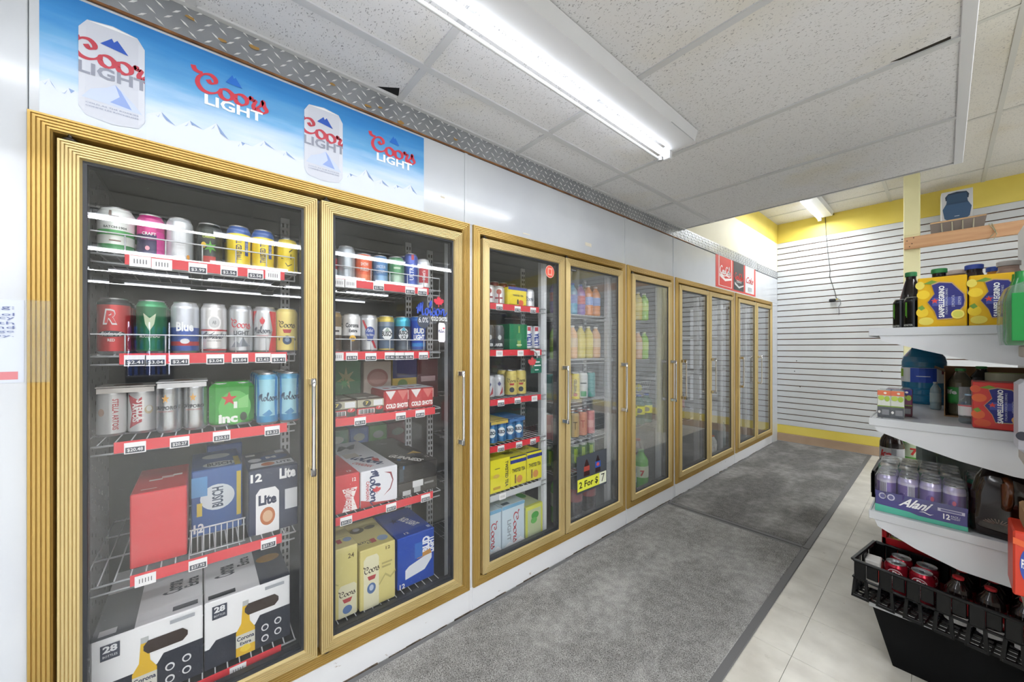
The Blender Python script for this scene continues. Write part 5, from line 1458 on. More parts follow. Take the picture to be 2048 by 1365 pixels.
# fifth door (single)
brow(['yellowb', 'yellowb', 'limeb'], -.13, [2.46, 2.55, 2.64], 1.40, 'top shelf, single door')
brow(['yellowb', 'peachb', 'limeb'], -.13, [2.46, 2.55, 2.64], 1.10, 'second shelf, single door')
put_bottle('darkgreen', (-.33, 2.62, .84), 'dark green soda bottle on the third shelf of the single-door cooler')
for i in range(3):
    put_bottle('bluecap', (-.14, 2.47 + i * .11, .60), ['blue-capped bottle with yellow label at the left of the single-door cooler', 'blue-capped bottle with yellow label in the middle of the single-door cooler', 'blue-capped bottle with yellow label at the right of the single-door cooler'][i])
for i in range(3):
    put_bottle('cola2', (-.32, 2.62 + i * .125, .105), 'dark cola bottle on the floor of the single-door cooler', 'cola bottles on the single-door cooler floor')
put_bottle('dew', (-.11, 2.56, .105), 'large green soda bottle at the front of the single-door cooler floor')
put_bottle('clearb', (-.12, 2.44, .105), 'pale bottle next to the green bottle on the single-door cooler floor')
# basket of limes
bk = empty('wire_basket', (-.16, 2.56, .842)); tag(bk, 'small white wire basket in the single-door cooler', 'basket')
m = MB()
for z, s in ((0, .75), (.045, .88), (.09, 1.0)):
    m.tube([(-.08 * s, -.09 * s, z), (.08 * s, -.09 * s, z), (.08 * s, .09 * s, z), (-.08 * s, .09 * s, z), (-.08 * s, -.09 * s, z)], .0025, WIRE, 4)
for i in range(-3, 4):
    m.tube([(.08, i * .03, .09), (.06, i * .022, 0), (-.06, i * .022, 0), (-.08, i * .03, .09)], .0018, WIRE, 4)
m.build('wires', bk)
for i, (dx, dy) in enumerate(((.0, -.04), (.01, .035), (-.04, .0))):
    o = MB().lathe([(0, -.03), (.012, -.027), (.026, -.012), (.028, .005), (.02, .02), (.008, .028), (0, .032)], M(['#b9d83a', '#d8d43a', '#a6cc3a'][i], .4), 14).build('lime', None, (-.16 + dx, 2.56 + dy, .876))
    tag(o, ['pale green lime in the wire basket', 'yellow lime in the wire basket', 'bright green lime at the back of the wire basket'][i], 'fruit')
# sixth to ninth door: nearly empty white wire shelves and a few bottles
for a, b, nmz in ((2.93, 3.45, 'sixth'), (3.53, 4.06, 'seventh'), (4.23, 4.74, 'eighth'), (4.81, 5.33, 'ninth')):
    for j, z in enumerate((1.30, .92, .52)):
        wire_shelf(a, b, z, 'bare wire shelf, %s of three behind the %s glass door' % (['top', 'middle', 'lowest'][j], nmz), None, x=-.2)
put_bottle('orangeb', (-.24, 3.30, 1.30), 'orange drink bottle on the top shelf of the sixth door')
put_bottle('peachb', (-.24, 3.42, 1.30), 'peach drink bottle on the top shelf of the sixth door')
put_bottle('yellowb', (-.24, 3.35, .92), 'yellow drink bottle on the middle shelf of the sixth door')
put_bottle('cola2', (-.24, 3.45, .52), 'dark bottle with red label on the lowest shelf of the sixth door')
for i in range(3):
    put_bottle('sports', (-.10, 3.72 + i * .08, .105), ['white sports drink with orange cap at the left, seventh door', 'white sports drink with orange cap in the middle, seventh door', 'white sports drink with orange cap at the right, seventh door'][i])
put_bottle('clearb', (-.2, 4.40, .105), 'pale bottle on the floor behind the eighth door')
put_bottle('tealb', (-.2, 4.55, .105), 'teal bottle on the floor behind the eighth door')

# ================================================================== RIGHT SIDE: gondola shelving and its goods
GX, GY0, GY1 = 1.198, 1.97, 3.05
SZ = [1.265, .921, .563, .224]
shelf_m = noisy('grey_white_shelf_enamel', '#c3c6cb', '#cfd2d6', 3.0, 0.35)
brk_m = noisy('white_bracket_enamel', '#cdcfd4', '#d6d8dc', 3.0, 0.4)
g = empty('gondola_shelving', (0, 0, 0)); tag(g, 'grey-white gondola shelving unit with four levels beside the vinyl aisle', 'shelving')
MB().box(1.62, 1.66, GY0, GY1, 0.0, 1.75, brk_m, .003).build('back_panel', g)
for i, z in enumerate(SZ):
    m = MB()
    m.box(GX + .004, 1.62, GY0, GY1, z - .020, z - .001, shelf_m, .001)
    m.box(GX, GX + .006, GY0 - .001, GY1, z - .030, z + .001, shelf_m, .0015)
    m.box(GX, 1.62, GY0 - .003, GY0 + .001, z - .028, z + .001, shelf_m, .001)
    for k in range(16):
        for s in (0, .012):
            yy = GY0 + .03 + k * .06
            m.box(GX + .018 + s, GX + .024 + s, yy, yy + .012, z - .0012, z - .0004, M('#6a6d72', .6))
    s = m.build('shelf', g)
    if i < 3:
        dp = [[(1.225, 0), (1.233, -.022), (1.342, -.058), (1.45, -.092), (1.548, -.105), (1.62, -.105), (1.62, 0)],
              [(1.212, 0), (1.219, .005 - .026), (1.318, -.058), (1.419, -.090), (1.53, -.114), (1.62, -.12), (1.62, 0)],
              [(1.212, 0), (1.222, -.027), (1.318, -.073), (1.419, -.105), (1.525, -.112), (1.62, -.11), (1.62, 0)]][i]
        for yb in (GY0 + .002, GY1 - .004):
            MB().prism([(a, z - .026 + b) for a, b in dp], 'y', yb, yb + .003, brk_m).build('bracket', g)
black_panel = noisy('scuffed_black_kick', '#08080a', '#0e0f11', 6.0, 0.55, spec=0.15)
m = MB()
m.prism([(1.207, .196), (1.262, 0.0), (1.63, 0.0), (1.63, .196)], 'y', GY0 + .006, GY1, black_panel)
m.build('kick_base', g)

# ---- shelf 1 goods
can('energy', .033, .155, [(0, '#17191b')], [('r', -.36, -.30, .45, .85, '#6fc03a'), ('r', -.28, -.24, .40, .85, '#6fc03a'), ('r', .05, .14, .1, .95, '#5a6068'), ('t', 'MONSTER', -.2, .18, .5, .06, '#dfe3e0', {'bold': .03}), ('r', .36, .42, .45, .85, '#4f9a2c')], neck='#2a2d30', metal=.5, rough=.22)
put_can('energy', (1.259, 2.545, SZ[0]), 'black energy can beside the shelf edge, top gondola shelf', turn=-1.9, name='energy_can')
put_can('energy', (1.2985, 2.47, SZ[0]), 'black energy can next to the yellow carton, top gondola shelf', turn=-1.75, name='energy_can')
def juice(kind, liquid, cap, Rr=.04, h=.305):
    liq = M(liquid, .1, 0, .6)
    q = h / .305
    m = MB().lathe([(r_, z_ * q) for r_, z_ in [(0, .004), (Rr * .8, 0), (Rr, .02), (Rr, .10), (Rr * .93, .106), (Rr, .114), (Rr * .93, .122), (Rr, .13), (Rr * .93, .138), (Rr, .146), (Rr, .165), (Rr * .9, .19), (Rr * .55, .255), (Rr * .46, .268), (Rr * .46, .294), (0, .294)]], liq, 20)
    c = MB().lathe([(Rr * .5, h * .925), (Rr * .54, h * .93), (Rr * .54, h * .99), (Rr * .48, h), (0, h)], M(cap, .4), 18)
    BOT[kind] = (to_mesh(m, 'bottle'), to_mesh(c, 'cap'), Rr, h)
juice('j_dark', '#1d1413', '#2f8a4e'); juice('j_peach', '#c99a86', '#e4d3ca', .055, .248); juice('j_grape', '#2a1618', '#3a56b8', .045, .25); juice('j_orange', '#e0962e', '#3a5ec0', .045, .262); juice('j_white', '#c8a898', '#dad6d2', .055, .262)
juice('j_green', '#1d1413', '#3a9a56', .042, .248)
put_bottle('j_dark', (1.278, 2.73, SZ[0]), 'dark ribbed juice bottle with green cap behind the energy cans', name='juice_bottle')
put_bottle('j_green', (1.373, 2.30, SZ[0]), 'green-capped dark juice bottle behind the first yellow carton', name='juice_bottle')
put_bottle('j_peach', (1.418, 2.40, SZ[0]), 'white-capped peach juice bottle behind the first yellow carton', name='juice_bottle')
put_bottle('j_grape', (1.462, 2.305, SZ[0]), 'blue-capped dark grape juice bottle behind the yellow cartons', name='juice_bottle')
put_bottle('j_orange', (1.523, 2.52, SZ[0]), 'blue-capped orange juice bottle behind the second yellow carton', name='juice_bottle')
put_bottle('j_white', (1.548, 2.39, SZ[0]), 'white-capped pale juice bottle behind the second yellow carton', name='juice_bottle')
def pelle(x0, y, z, w, h, d, base, label, fruit, leafc, rz=0):
    m = MB().box(0, w, 0, d, 0, h, M(base, .3), .0025)
    shield = [(.30, .84), (.36, .66), (.22, .5), (.36, .32), (.42, .16), (.70, .17), (.93, .40), (.95, .5), (.93, .62), (.70, .85), (.45, .88)]
    big = [(.5 + (a - .5) * 1.06, .5 + (b - .5) * 1.06) for a, b in shield]
    decals(m, planar((0, 0, 0), (w, 0, 0), (0, 0, h)), [
        ('e', .12, .66, .14, .09, fruit[0]), ('e', .05, .85, .10, .08, fruit[1]), ('e', .1, .3, .13, .1, fruit[0]), ('e', .18, .12, .16, .08, fruit[1]), ('p', [(.12, .88), (.3, .94), (.42, .9), (.28, .86)], leafc), ('p', [(.0, .40), (.1, .45), (.16, .38), (.08, .34)], leafc),
        ('p', big, '#b99a72'), ('p', shield, '#272a78'), ('r', .31, .9, .42, .58, '#4a52a0'), ('p', star(.36, .52, .06, 5, 1.4), '#e0463c'),
        ('t', 'SANPELLEGRINO', .50, .5, .98, .085 * .9, '#f2f2f4', {'rot': 90, 'bold': .04}), ('t', 'ITALIAN SPARKLING DRINKS', .60, .5, .8, .03, '#c8cce0', {'rot': 90}), ('t', 'LIMONATA' if base != '#cf3a36' else 'ARANCIATA', .73, .5, .35, .04, '#c8cce0', {'rot': 90}), ('t', 'LEMON' if base != '#cf3a36' else 'ROSSA', .85, .5, .25, .035, '#c8cce0', {'rot': 90}),
        ('e', .82, .24, .13, .09, fruit[2]), ('e', .82, .24, .10, .065, fruit[3])])
    o = m.build('soda_carton', None, (x0, y, z), rz)
    tag(o, label, 'carton')
pelle(1.324, 1.985, SZ[0], .113, .177, .115, '#dfb010', 'yellow lemon soda carton with blue shield beside the energy cans', ['#ecc92a', '#e4d25a', '#f0e06a', '#d9d65a'], '#6f9a3a')
pelle(1.441, 1.985, SZ[0], .113, .17, .115, '#dfb010', 'yellow lemon soda carton with blue shield beside the green wrapped pack', ['#ecc92a', '#e4d25a', '#f0e06a', '#d9d65a'], '#6f9a3a')

# ---- shelf 2 goods
def juice_pack(x0, y, z, top, side, low, label):
    t = empty('juice_box_pack', (x0, y, z)); tag(t, label, 'juice boxes')
    for i in range(2):
        m = MB().box(i * .036, i * .036 + .0355, 0, .05, 0, .104, M(side, .4), .002)
        decals(m, planar((i * .036, 0, 0), (.0355, 0, 0), (0, 0, .104)), [('r', 0, 1, 0, .40, low), ('r', 0, 1, .40, .44, '#8aa83a'), ('r', 0, 1, .82, 1, top), ('e', .3, .72, .25, .09, '#b9cf5a'), ('e', .75, .7, .2, .1, '#a6c24a'), ('e', .15, .2, .1, .05, '#e4e4e2'), ('r', .35, .9, .1, .3, '#8a8c90'), ('e', .6, .91, .12, .04, '#f0e4d8')])
        m.build('juice_box', t)
    MB().box(-.001, .0725, -.001, .051, .0005, .109, WRAP, .006).build('shrink_wrap', t)
juice_pack(1.217, 2.025, SZ[1], '#e07a56', '#e4e6dc', '#5a5d62', 'wrapped orange-topped juice box pair at the corner of the second gondola shelf')
juice_pack(1.234, 2.115, SZ[1] + .0, '#2e2f86', '#7a3a5a', '#5a2a3a', 'wrapped purple juice box pair behind the orange-topped pair')
jug_m = glass_mat('blue_water_plastic', '#4f9cc0', .08, 1.45, .10)
Rj = .075
t = empty('water_jug', (1.322, 2.69, SZ[1])); tag(t, 'large blue water jug with white and blue label, second gondola shelf', 'jug')
blue_pl = M('#1d6f98', .12, 0, .6)
MB().lathe([(0, .004), (Rj * .9, 0), (Rj, .012), (Rj, .035), (Rj * .96, .041), (Rj, .047), (Rj, .065), (Rj * .96, .071), (Rj, .077), (Rj, .105), (Rj, .165), (Rj * .97, .171), (Rj, .178), (Rj, .20), (Rj * .92, .225), (Rj * .6, .262), (Rj * .42, .28), (Rj * .42, .30), (0, .30)], blue_pl, 28).build('body', t)
lb = MB()
Fj = cyl(Rj, .07, -1.75, .103, .0008)
decals(lb, Fj, [('r', -.75, .75, 0, 1, '#d8dde2'), ('r', -.2, .38, .0, .98, '#2b50b8'), ('r', -0.060, 0.240, 0.394, 0.446, '#dfe6f4'), ('r', -.55, -.42, .35, .9, '#8fbf3a'), ('r', .5, .6, .6, .9, '#7a2a3a')])
lb.build('label', t)
mh = MB(); mh.tube([(-.055, -.02, .283), (-.075, -.045, .296), (-.02, -.07, .298), (.03, -.05, .294)], .004, M('#5a6a70', .3), 6); mh.build('carry_handle', t)
# brown corrugated carton, open, with bottles in front
kraft = noisy('kraft_cardboard', '#9a7753', '#ab8862', 6.0, .8)
m = MB()
m.box(1.386, 1.389, 2.24, 2.50, SZ[1], SZ[1] + .175, kraft); m.box(1.386, 1.60, 2.497, 2.50, SZ[1], SZ[1] + .19, kraft); m.box(1.597, 1.60, 2.24, 2.50, SZ[1], SZ[1] + .175, kraft); m.box(1.389, 1.597, 2.24, 2.50, SZ[1], SZ[1] + .003, kraft)
m.face([(1.386, 2.24, SZ[1] + .175), (1.386, 2.50, SZ[1] + .175), (1.36, 2.50, SZ[1] + .19), (1.36, 2.24, SZ[1] + .19)], kraft)
decals(m, planar((1.39, 2.497, SZ[1]), (.21, 0, 0), (0, 0, .19)), [('t', 'CANTERBURY', .55, .72, .5, .09, '#4a3a2a', {'bold': .02})])
tag(m.build('cardboard_box'), 'open brown cardboard box on the second gondola shelf', 'box')
def small_bottle(kind, liquid, cap, label, Rr, h, items=()):
    bottle(kind, Rr, h, liquid, label, cap, (.25, .60), .4, items)
small_bottle('b_tea', '#5f5a48', '#4aa05a', '#3f9a4a', .034, .185, [('t', 'life', -.3, .5, .5, .1, '#eef2ea', {'bold': .04}), ('r', .02, .62, .22, .62, '#c9ccce'), ('r', .1, .3, .2, .3, '#2f8ac8')])
put_bottle('b_tea', (1.428, 2.285, SZ[1] + .004), 'green-capped bottle with green label in front of the cardboard box', name='drink_bottle', turn=-1.75)
small_bottle('b_tea2', '#2c2a26', '#4aa05a', '#2a2c2a', .036, .19)
put_bottle('b_tea2', (1.485, 2.43, SZ[1] + .004), 'green-capped dark bottle inside the cardboard box')
small_bottle('b_water', glass_mat('clear_bottle', '#c9d4d8', .08, 1.4, .12), '#9fc0dc', '#e4e4e4', .026, .105, [('r', -.7, .7, .58, .63, '#d8707a')])
put_bottle('b_water', (1.445, 2.10, SZ[1]), 'small clear water bottle beside the red soda carton', turn=-1.8)
small_bottle('b_clear', M('#7f959e', .12), '#b9c0c4', '#94a6ad', .017, .12)
put_bottle('b_clear', (1.362, 2.45, SZ[1]), 'small clear bottle beside the blue water jug')
m = MB().lathe([(0, 0), (.05, 0), (.052, .01), (.052, .075, M('#1c1d1c', .4)), (.052, .085, M('#a9c43a', .4)), (.052, .13, M('#c9ccb4', .4)), (.052, .17), (0, .17)], M('#a9c43a', .4), 24)
decals(m, cyl(.052, .17, -1.7), [('e', -.38, .55, .08, .07, '#1c2016'), ('e', .15, .58, .05, .03, '#1c2016'), ('r', .3, .55, .5, .53, '#5a6a2a'), ('r', .3, .55, .58, .61, '#5a6a2a')])
tag(m.build('drink_tub', None, (1.54, 2.315, SZ[1] + .004)), 'tub with lime green label behind the red soda carton', 'tub')
pelle(1.449, 2.0, SZ[1], .113, .155, .115, '#cf3a36', 'red blood orange soda carton with blue shield, second gondola shelf', ['#e0683a', '#d85a3a', '#e8b06a', '#e89a5a'], '#7a9a3a')

# ---- shelf 3 goods
can('alani', .0275, .14, [(0, '#7a6aa8'), (.92, '#c9c4dc')], [('r', -.05, .3, .3, .85, '#cfcde0')] + [('r', -.02 + i * .03, -.008 + i * .03, .34, .8, '#3c3550') for i in range(10)] + [('e', -.3, .5, .12, .1, '#4a3a80')], neck='#b9b2d4', metal=.5)
can('alani2', .0275, .14, [(0, '#7a6aa8'), (.92, '#c9c4dc')], [('e', .05, .55, .2, .14, '#5a4690'), ('e', .12, .6, .08, .06, '#b84a6a'), ('e', -.1, .3, .1, .06, '#b9a8d8')], neck='#b9b2d4', metal=.5)
def tray(x0, y0, z, nx, ny, kinds, Rr, wall_h, side, lower, label, items=None, rz=0):
    t = empty('can_tray_pack', (x0, y0, z), rz); tag(t, label, 'can pack')
    sp = 2 * Rr + .0006
    X, Y = nx * sp + .004, ny * sp + .004
    m = MB()
    sm, lm = M(side, .4), M(lower, .4)
    m.box(0, X, 0, .0015, .0, wall_h, sm); m.box(0, .0015, 0, Y, 0, wall_h * .8, lm); m.box(X - .0015, X, 0, Y, 0, wall_h * .8, lm); m.box(0, X, Y - .0015, Y, 0, wall_h * .8, lm); m.box(0, X, 0, Y, 0, .0015, kraft)
    if items: decals(m, planar((0, 0, 0), (X, 0, 0), (0, 0, wall_h)), items)
    m.build('cardboard_tray', t)
    for i in range(nx):
        for j in range(ny):
            put_can(kinds[(i + j) % len(kinds)], (Rr + .002 + i * sp, Rr + .002 + j * sp, .002), parent=t, turn=-1.75 + .2 * ((i * 3) % 4 - 1.5))
    h = CANS[kinds[0]][3]
    MB().box(-.001, X + .001, -.0012, Y + .001, wall_h * .5, h + .004, WRAP, .012).build('shrink_wrap', t)
    return t
tray(1.213, 1.995, SZ[2], 4, 3, ['alani', 'alani', 'alani2', 'alani2'], .0275, .078, '#4d4a86', '#3f9a92', 'purple energy drink can tray with white script, third gondola shelf',
     [('r', 0, 1, 0, .20, '#58b8a0'), ('p', [(0, .2), (.5, .2), (.4, .28), (0, .34)], '#58b8a0'), ('e', .09, .78, .045, .15, '#c9c8dc'), ('e', .19, .78, .045, .15, '#c9c8dc'), ('e', .09, .78, .03, .1, '#6a6898'), ('e', .19, .78, .03, .1, '#6a6898'), ('t', 'Alani', .47, .70, .30, .42, '#f2f2f6', {'shear': .3, 'bold': .03}), ('p', [(.5, .40), (.55, .46), (.62, .38), (.66, .42), (.62, .34), (.55, .42)], '#f2f2f6'), ('t', '12', .79, .46, .07, .24, '#f2f2f6', {'bold': .03}), ('t', 'PACK /', .88, .52, .09, .08, '#e4e4ee'), ('t', 'PAQUET', .88, .42, .09, .08, '#e4e4ee'), ('r', .70, .97, .66, .80, '#c9c8dc'), ('r', .73, .94, .69, .77, '#6a6898')])
can('coral', .0275, .14, [(0, '#d86a4a'), (.4, '#58b8a8')], [], neck='#d8d4d0', metal=.4)
tray(1.205, 2.205, SZ[2], 4, 3, ['coral'], .0275, .05, '#58b8a8', '#58b8a8', 'teal and coral energy drink can tray behind the purple tray')
can('ruby', .0275, .13, [(0, '#8a2a40'), (.82, '#b85a6a')], [], neck='#3f8a7a', metal=.5)
tray(1.44, 2.215, SZ[2], 3, 3, ['ruby'], .0275, .05, '#7a2a3c', '#6a2434', 'dark red energy drink can tray behind the brown jug')
# dark brown handled jug
t = empty('tea_jug', (1.517, 2.06, SZ[2]), R(-8)); tag(t, 'big dark brown plastic tea jug, third gondola shelf', 'jug')
m = MB()
tea_m = M('#1c100c', .12, 0, .6)
amber = M('#5a2f16', .15, 0, .6)
def sq_ring(hw, hd, z, r, n=5):
    out = []
    for cx, cy, a0 in ((hw - r, hd - r, 0), (-hw + r, hd - r, 90), (-hw + r, -hd + r, 180), (hw - r, -hd + r, 270)):
        for k in range(n):
            a = R(a0 + 90 * k / (n - 1))
            out.append((cx + r * math.cos(a), cy + r * math.sin(a), z))
    return out
prof = [(.058, .058, 0, .02), (.068, .068, .012, .025), (.069, .069, .06, .025), (.066, .066, .10, .026), (.067, .067, .14, .028), (.058, .058, .19, .03), (.04, .04, .225, .03), (.024, .024, .245, .02), (.022, .022, .27, .018)]
rings = [sq_ring(a, b, z, r) for a, b, z, r in prof]
n = len(rings[0])
vs = [p for rr in rings for p in rr]
fs = [(i * n + k, i * n + (k + 1) % n, (i + 1) * n + (k + 1) % n, (i + 1) * n + k) for i in range(len(rings) - 1) for k in range(n)]
fs += [tuple(reversed(range(n))), tuple(range((len(rings) - 1) * n, len(rings) * n))]
m.mesh(vs, fs, tea_m, True)
m.build('body', t)
m = MB(); m.tube([(.01, -.06, .20), (.012, -.079, .185), (.013, -.080, .13), (.010, -.069, .105)], [.012, .013, .013, .011], amber, 8); m.build('grip', t)
m = MB()
for k in range(11):
    a = R(20 + 14 * k)
    m.box(-.0008, .0008, -.0708, -.0698, .012, .03, M('#6a5a50', .3))
    b0 = len(m.v) - 24 if False else None
m = MB()
for k in range(11):
    a = R(20 + 14 * k)
    c0, s0 = math.cos(a), math.sin(a)
    m.tube([(-.005 + .012 * c0, -.0695, .045 + .006 * s0), (-.005 + .034 * c0, -.0695, .045 + .02 * s0)], .0012, M('#8a7a70', .3), 4)
m.build('sunburst_emboss', t)
MB().lathe([(.025, .262), (.026, .285), (.02, .287), (0, .287)], M('#3a2a20', .4), 16).build('cap', t)

# water bottles in film, black crate with diet cola and a green bottle beyond the shelving
film = glass_mat('green_tinted_film', '#a9c0ba', .2, 1.4, .30)
t = empty('water_bottle_pack', (1.30, 2.62, SZ[2])); tag(t, 'film-wrapped pack of clear greenish bottles at the back of the third gondola shelf', 'bottle pack')
small_bottle('b_pet', glass_mat('greenish_bottle', '#a9bdb8', .08, 1.4, .25), '#4a5a58', '#4a625c', .031, .2)
for i in range(4):
    for j in range(2):
        b, c, Rr, h = BOT['b_pet']
        o = bpy.data.objects.new('bottle', b); COL.objects.link(o); o.parent = t; o.location = (.032 + i * .064, .035 + j * .064, .001)
        k = bpy.data.objects.new('cap', c); COL.objects.link(k); k.parent = o
MB().box(-.002, .262, 0, .134, .001, .19, film, .02).build('film', t)
cb = MB()
for (a, b, c, d) in ((1.10, 1.48, 3.12, 3.135), (1.10, 1.48, 3.465, 3.48), (1.10, 1.115, 3.12, 3.48), (1.465, 1.48, 3.12, 3.48)):
    cb.box(a, b, c, d, .28, .44, BLACK, .003)
cb.box(1.10, 1.48, 3.12, 3.48, .40, .412, BLACK)
for i in range(5):
    cb.box(1.095, 1.101, 3.14 + i * .07, 3.18 + i * .07, .30, .42, M('#1c1d20', .4), .002)
o = cb.build('plastic_crate'); tag(o, 'black plastic crate on a stand beyond the gondola shelving', 'crate')
MB().box(1.25, 1.46, 3.16, 3.45, 0, .28, BLACK, .004).build('stand', o)
MB().box(1.10, 1.48, 3.12, 3.48, .28, .29, BLACK).build('bottom', o)
bottle('diet', .055, .30, '#1d1210', '#b9babd', '#c9ccd0', (.30, .55), .5, [('t', 'ke', -.12, .43, .5, .14, '#c23a3e', {'bold': .04, 'shear': .2}), ('r', .1, .3, .32, .54, '#8f9094')])
put_bottle('diet', (1.178, 3.25, .412), 'diet cola bottle with silver label standing on the black crate', turn=-1.75)
put_bottle('dew', (1.255, 3.36, .412), 'green soda bottle standing on the black crate')

# ---- base shelf: black drinks tray, cans, bottles, red crate
t = empty('drinks_tray', (1.157, 1.938, SZ[3] + .002), R(-9)); tag(t, 'shallow black plastic drinks tray overhanging the lowest gondola shelf', 'tray')
TB = M('#0c0d0f', .3, 0, .3)
LX, LY = .56, .25
def side_wall(n, pitch, place, name):
    m = MB()
    for k in range(n):
        a = k * pitch
        m.prism([(a + .004, .078), (a + pitch * .52, .078), (a + pitch * .56, .142), (a, .142)], 'y', -.006, .006, TB) if False else None
        # outward panel
        m.box(a + .004, a + pitch * .54, -.007, .003, .075, .142, TB, .003)
        # recessed panel
        m.box(a + pitch * .54, a + pitch, .002, .008, .085, .142, TB, .002)
        # slanted legs carrying the upper band
        for (p, q) in ((a + .006, a + .000), (a + pitch * .52, a + pitch * .58)):
            m.prism([(p - .004, .08), (p + .004, .08), (q + .005, .0), (q - .005, .0)], 'y', -.004, .006, TB)
        m.box(a, a + pitch * .6, -.006, .004, .0, .012, TB, .002)
    m.box(0, n * pitch, -.008, .006, .136, .146, TB, .003)
    m.box(0, n * pitch, -.004, .006, .070, .078, TB, .002)
    o = m.build(name, t)
    place(o)
def pl(loc, rz):
    def f(o):
        o.location = loc; o.rotation_euler[2] = rz
    return f
side_wall(8, LX / 8, pl((0, 0, 0), 0), 'long_side')
side_wall(8, LX / 8, pl((LX, LY, 0), PI), 'long_side')
side_wall(3, LY / 3, pl((0, LY, 0), -PI / 2), 'short_side')
side_wall(3, LY / 3, pl((LX, 0, 0), PI / 2), 'short_side')
m = MB()
for k in range(24):
    m.box(k * LX / 24, k * LX / 24 + .005, 0, LY, .004, .012, TB)
for k in range(10):
    m.box(0, LX, k * LY / 10, k * LY / 10 + .005, .004, .012, TB)
m.build('floor_grid', t)
can('pepper', .033, .122, [(0, '#8c1626'), (.3, '#a01c30')], [('e', .0, .66, .34, .2, '#d9c9cc'), ('e', .0, .66, .31, .175, '#8c1626'), ('t', 'Dr', .06, .74, .3, .12, W_, {'bold': .04}), ('t', 'Pepper', .0, .60, .6, .15, W_, {'bold': .04}), ('e', .02, .36, .2, .1, '#dcd0d2'), ('e', .02, .36, .17, .08, '#8c1626'), ('t', '23', .02, .36, .2, .1, W_, {'bold': .04})], metal=.6, rough=.25)
for i, (x, y, lab) in enumerate(((1.266, 2.052, 'dark red soda can at the front corner of the black tray'), (1.333, 2.041, 'dark red soda can next to the cola bottles in the black tray'), (1.277, 2.120, 'dark red soda can behind the front corner can in the black tray'), (1.344, 2.109, 'dark red soda can standing furthest back in the black tray'))):
    put_can('pepper', (x, y, SZ[3] + .016), lab, turn=-1.75 + (.1, .0, .4, .5)[i], name='soda_can')
carton(1.226, 2.02, 2.085, SZ[3] + .016, .11, .045, '#d9d6d2', 'white and red small carton in the corner of the black tray', 'carton', front=[('r', .2, .8, .3, .8, '#c23a36')], side=[('r', .4, .95, .3, .85, '#c23a36')], name='small_carton')
small_bottle('b_coke', '#160c0c', '#b3262c', '#a8262c', .032, .16, [('s', 'coke', 0, .42, .6, .16, '#e8dcdc', {'wid': .2}), ('r', -.7, .7, .05, .22, '#d9d9d9')])
k = 0
for i in range(3):
    for j in range(2):
        put_bottle('b_coke', (1.418 + i * .068 + j * .010, 2.0 - i * .011 + j * .075, SZ[3] + .016), 'dark cola bottle with red label in the black tray', 'cola bottles in the black tray', name='cola_bottle', turn=-1.6 + .3 * ((i + j) % 3))
REDC = M('#c2202a', .35)
t = empty('drinks_crate', (1.215, 2.205, SZ[3] + .001)); tag(t, 'bright red plastic crate behind the black tray', 'crate')
m = MB()
for z in (.0, .055, .10, .135):
    for (a, b, c, d) in ((0, .40, 0, .008), (0, .40, .292, .30), (0, .008, 0, .30), (.392, .40, 0, .30)):
        m.box(a, b, c, d, z, z + .03, REDC, .002)
for (x, y) in ((0, 0), (.385, 0), (0, .285), (.385, .285)):
    m.box(x, x + .015, y, y + .015, 0, .20, REDC, .003)
for k in range(9):
    m.box(.02 + k * .042, .028 + k * .042, .001, .007, 0, .16, REDC)
m.box(0, .008, 0, .30, .185, .20, REDC, .002)
m.box(.01, .39, .002, .006, .0, .15, REDC)
m.box(0, .4, 0, .3, 0, .006, REDC)
m.build('body', t)
can('yel', .033, .155, [(0, '#a8983e'), (.4, '#c2b45a')], [('e', 0, .6, .26, .12, '#d9d2a0'), ('p', [(-.2, .6), (0, .72), (.2, .6), (0, .5)], '#5a6a8a')], metal=.4)
for i in range(5):
    for j in range(3):
        put_can('yel', (1.267 + i * .072, 2.265 + j * .075, SZ[3] + .008), 'yellow can standing in the red crate', 'yellow cans in the red crate', turn=-1.7, name='soda_can')

# ---- end cap at the near end of the gondola: goods that reach into view from the right
ec = empty('end_cap_shelving', (0, 0, 0)); tag(ec, 'beige end cap shelves cut off by the right edge of the picture', 'shelving')
tan_m = noisy('beige_end_cap_enamel', '#b9aea4', '#c4b9ae', 3.0, .5)
MB().box(1.64, 2.5, 1.93, 1.955, 0, 1.75, tan_m, .003).build('back_panel', ec)
for z in (1.198, .886, .478, .16):
    m = MB(); m.box(1.535, 2.45, 1.62, 1.93, z - .034, z, tan_m, .003); m.build('shelf', ec)
# green bottle pack in film
t = empty('bottle_pack', (1.50, 1.79, 1.2)); tag(t, 'green soda bottle pack in crinkled clear film at the right edge', 'bottle pack')
gm = M('#1f8a3e', .2, 0, .6)
for i in range(2):
    for j in range(3):
        MB().lathe([(0, .003), (.026, 0), (.030, .012), (.030, .13), (.027, .15), (.014, .195), (.013, .215), (0, .215)], gm, 16).build('bottle', t, (.033 + j * .062, .033 + i * .062, 0))
m = MB()
pts = []
for z, s, jx_ in ((.0, 1.0, 0), (.05, 1.03, .0), (.13, 1.02, -.002), (.17, .97, .004), (.205, .70, .02), (.235, .42, .05), (.262, .50, .07)):
    ring = []
    for k in range(20):
        a = 2 * PI * k / 20
        cxx, cyy = .096, .065
        rx, ry = .100 * s, .070 * s
        e = .55
        x = cxx + rx * math.copysign(abs(math.cos(a)) ** e, math.cos(a)) + jx_ + random.uniform(-.004, .004)
        y = cyy + ry * math.copysign(abs(math.sin(a)) ** e, math.sin(a)) + random.uniform(-.003, .003)
        ring.append((x, y, z + random.uniform(-.002, .002)))
    pts.append(ring)
vs = [p for rr in pts for p in rr]
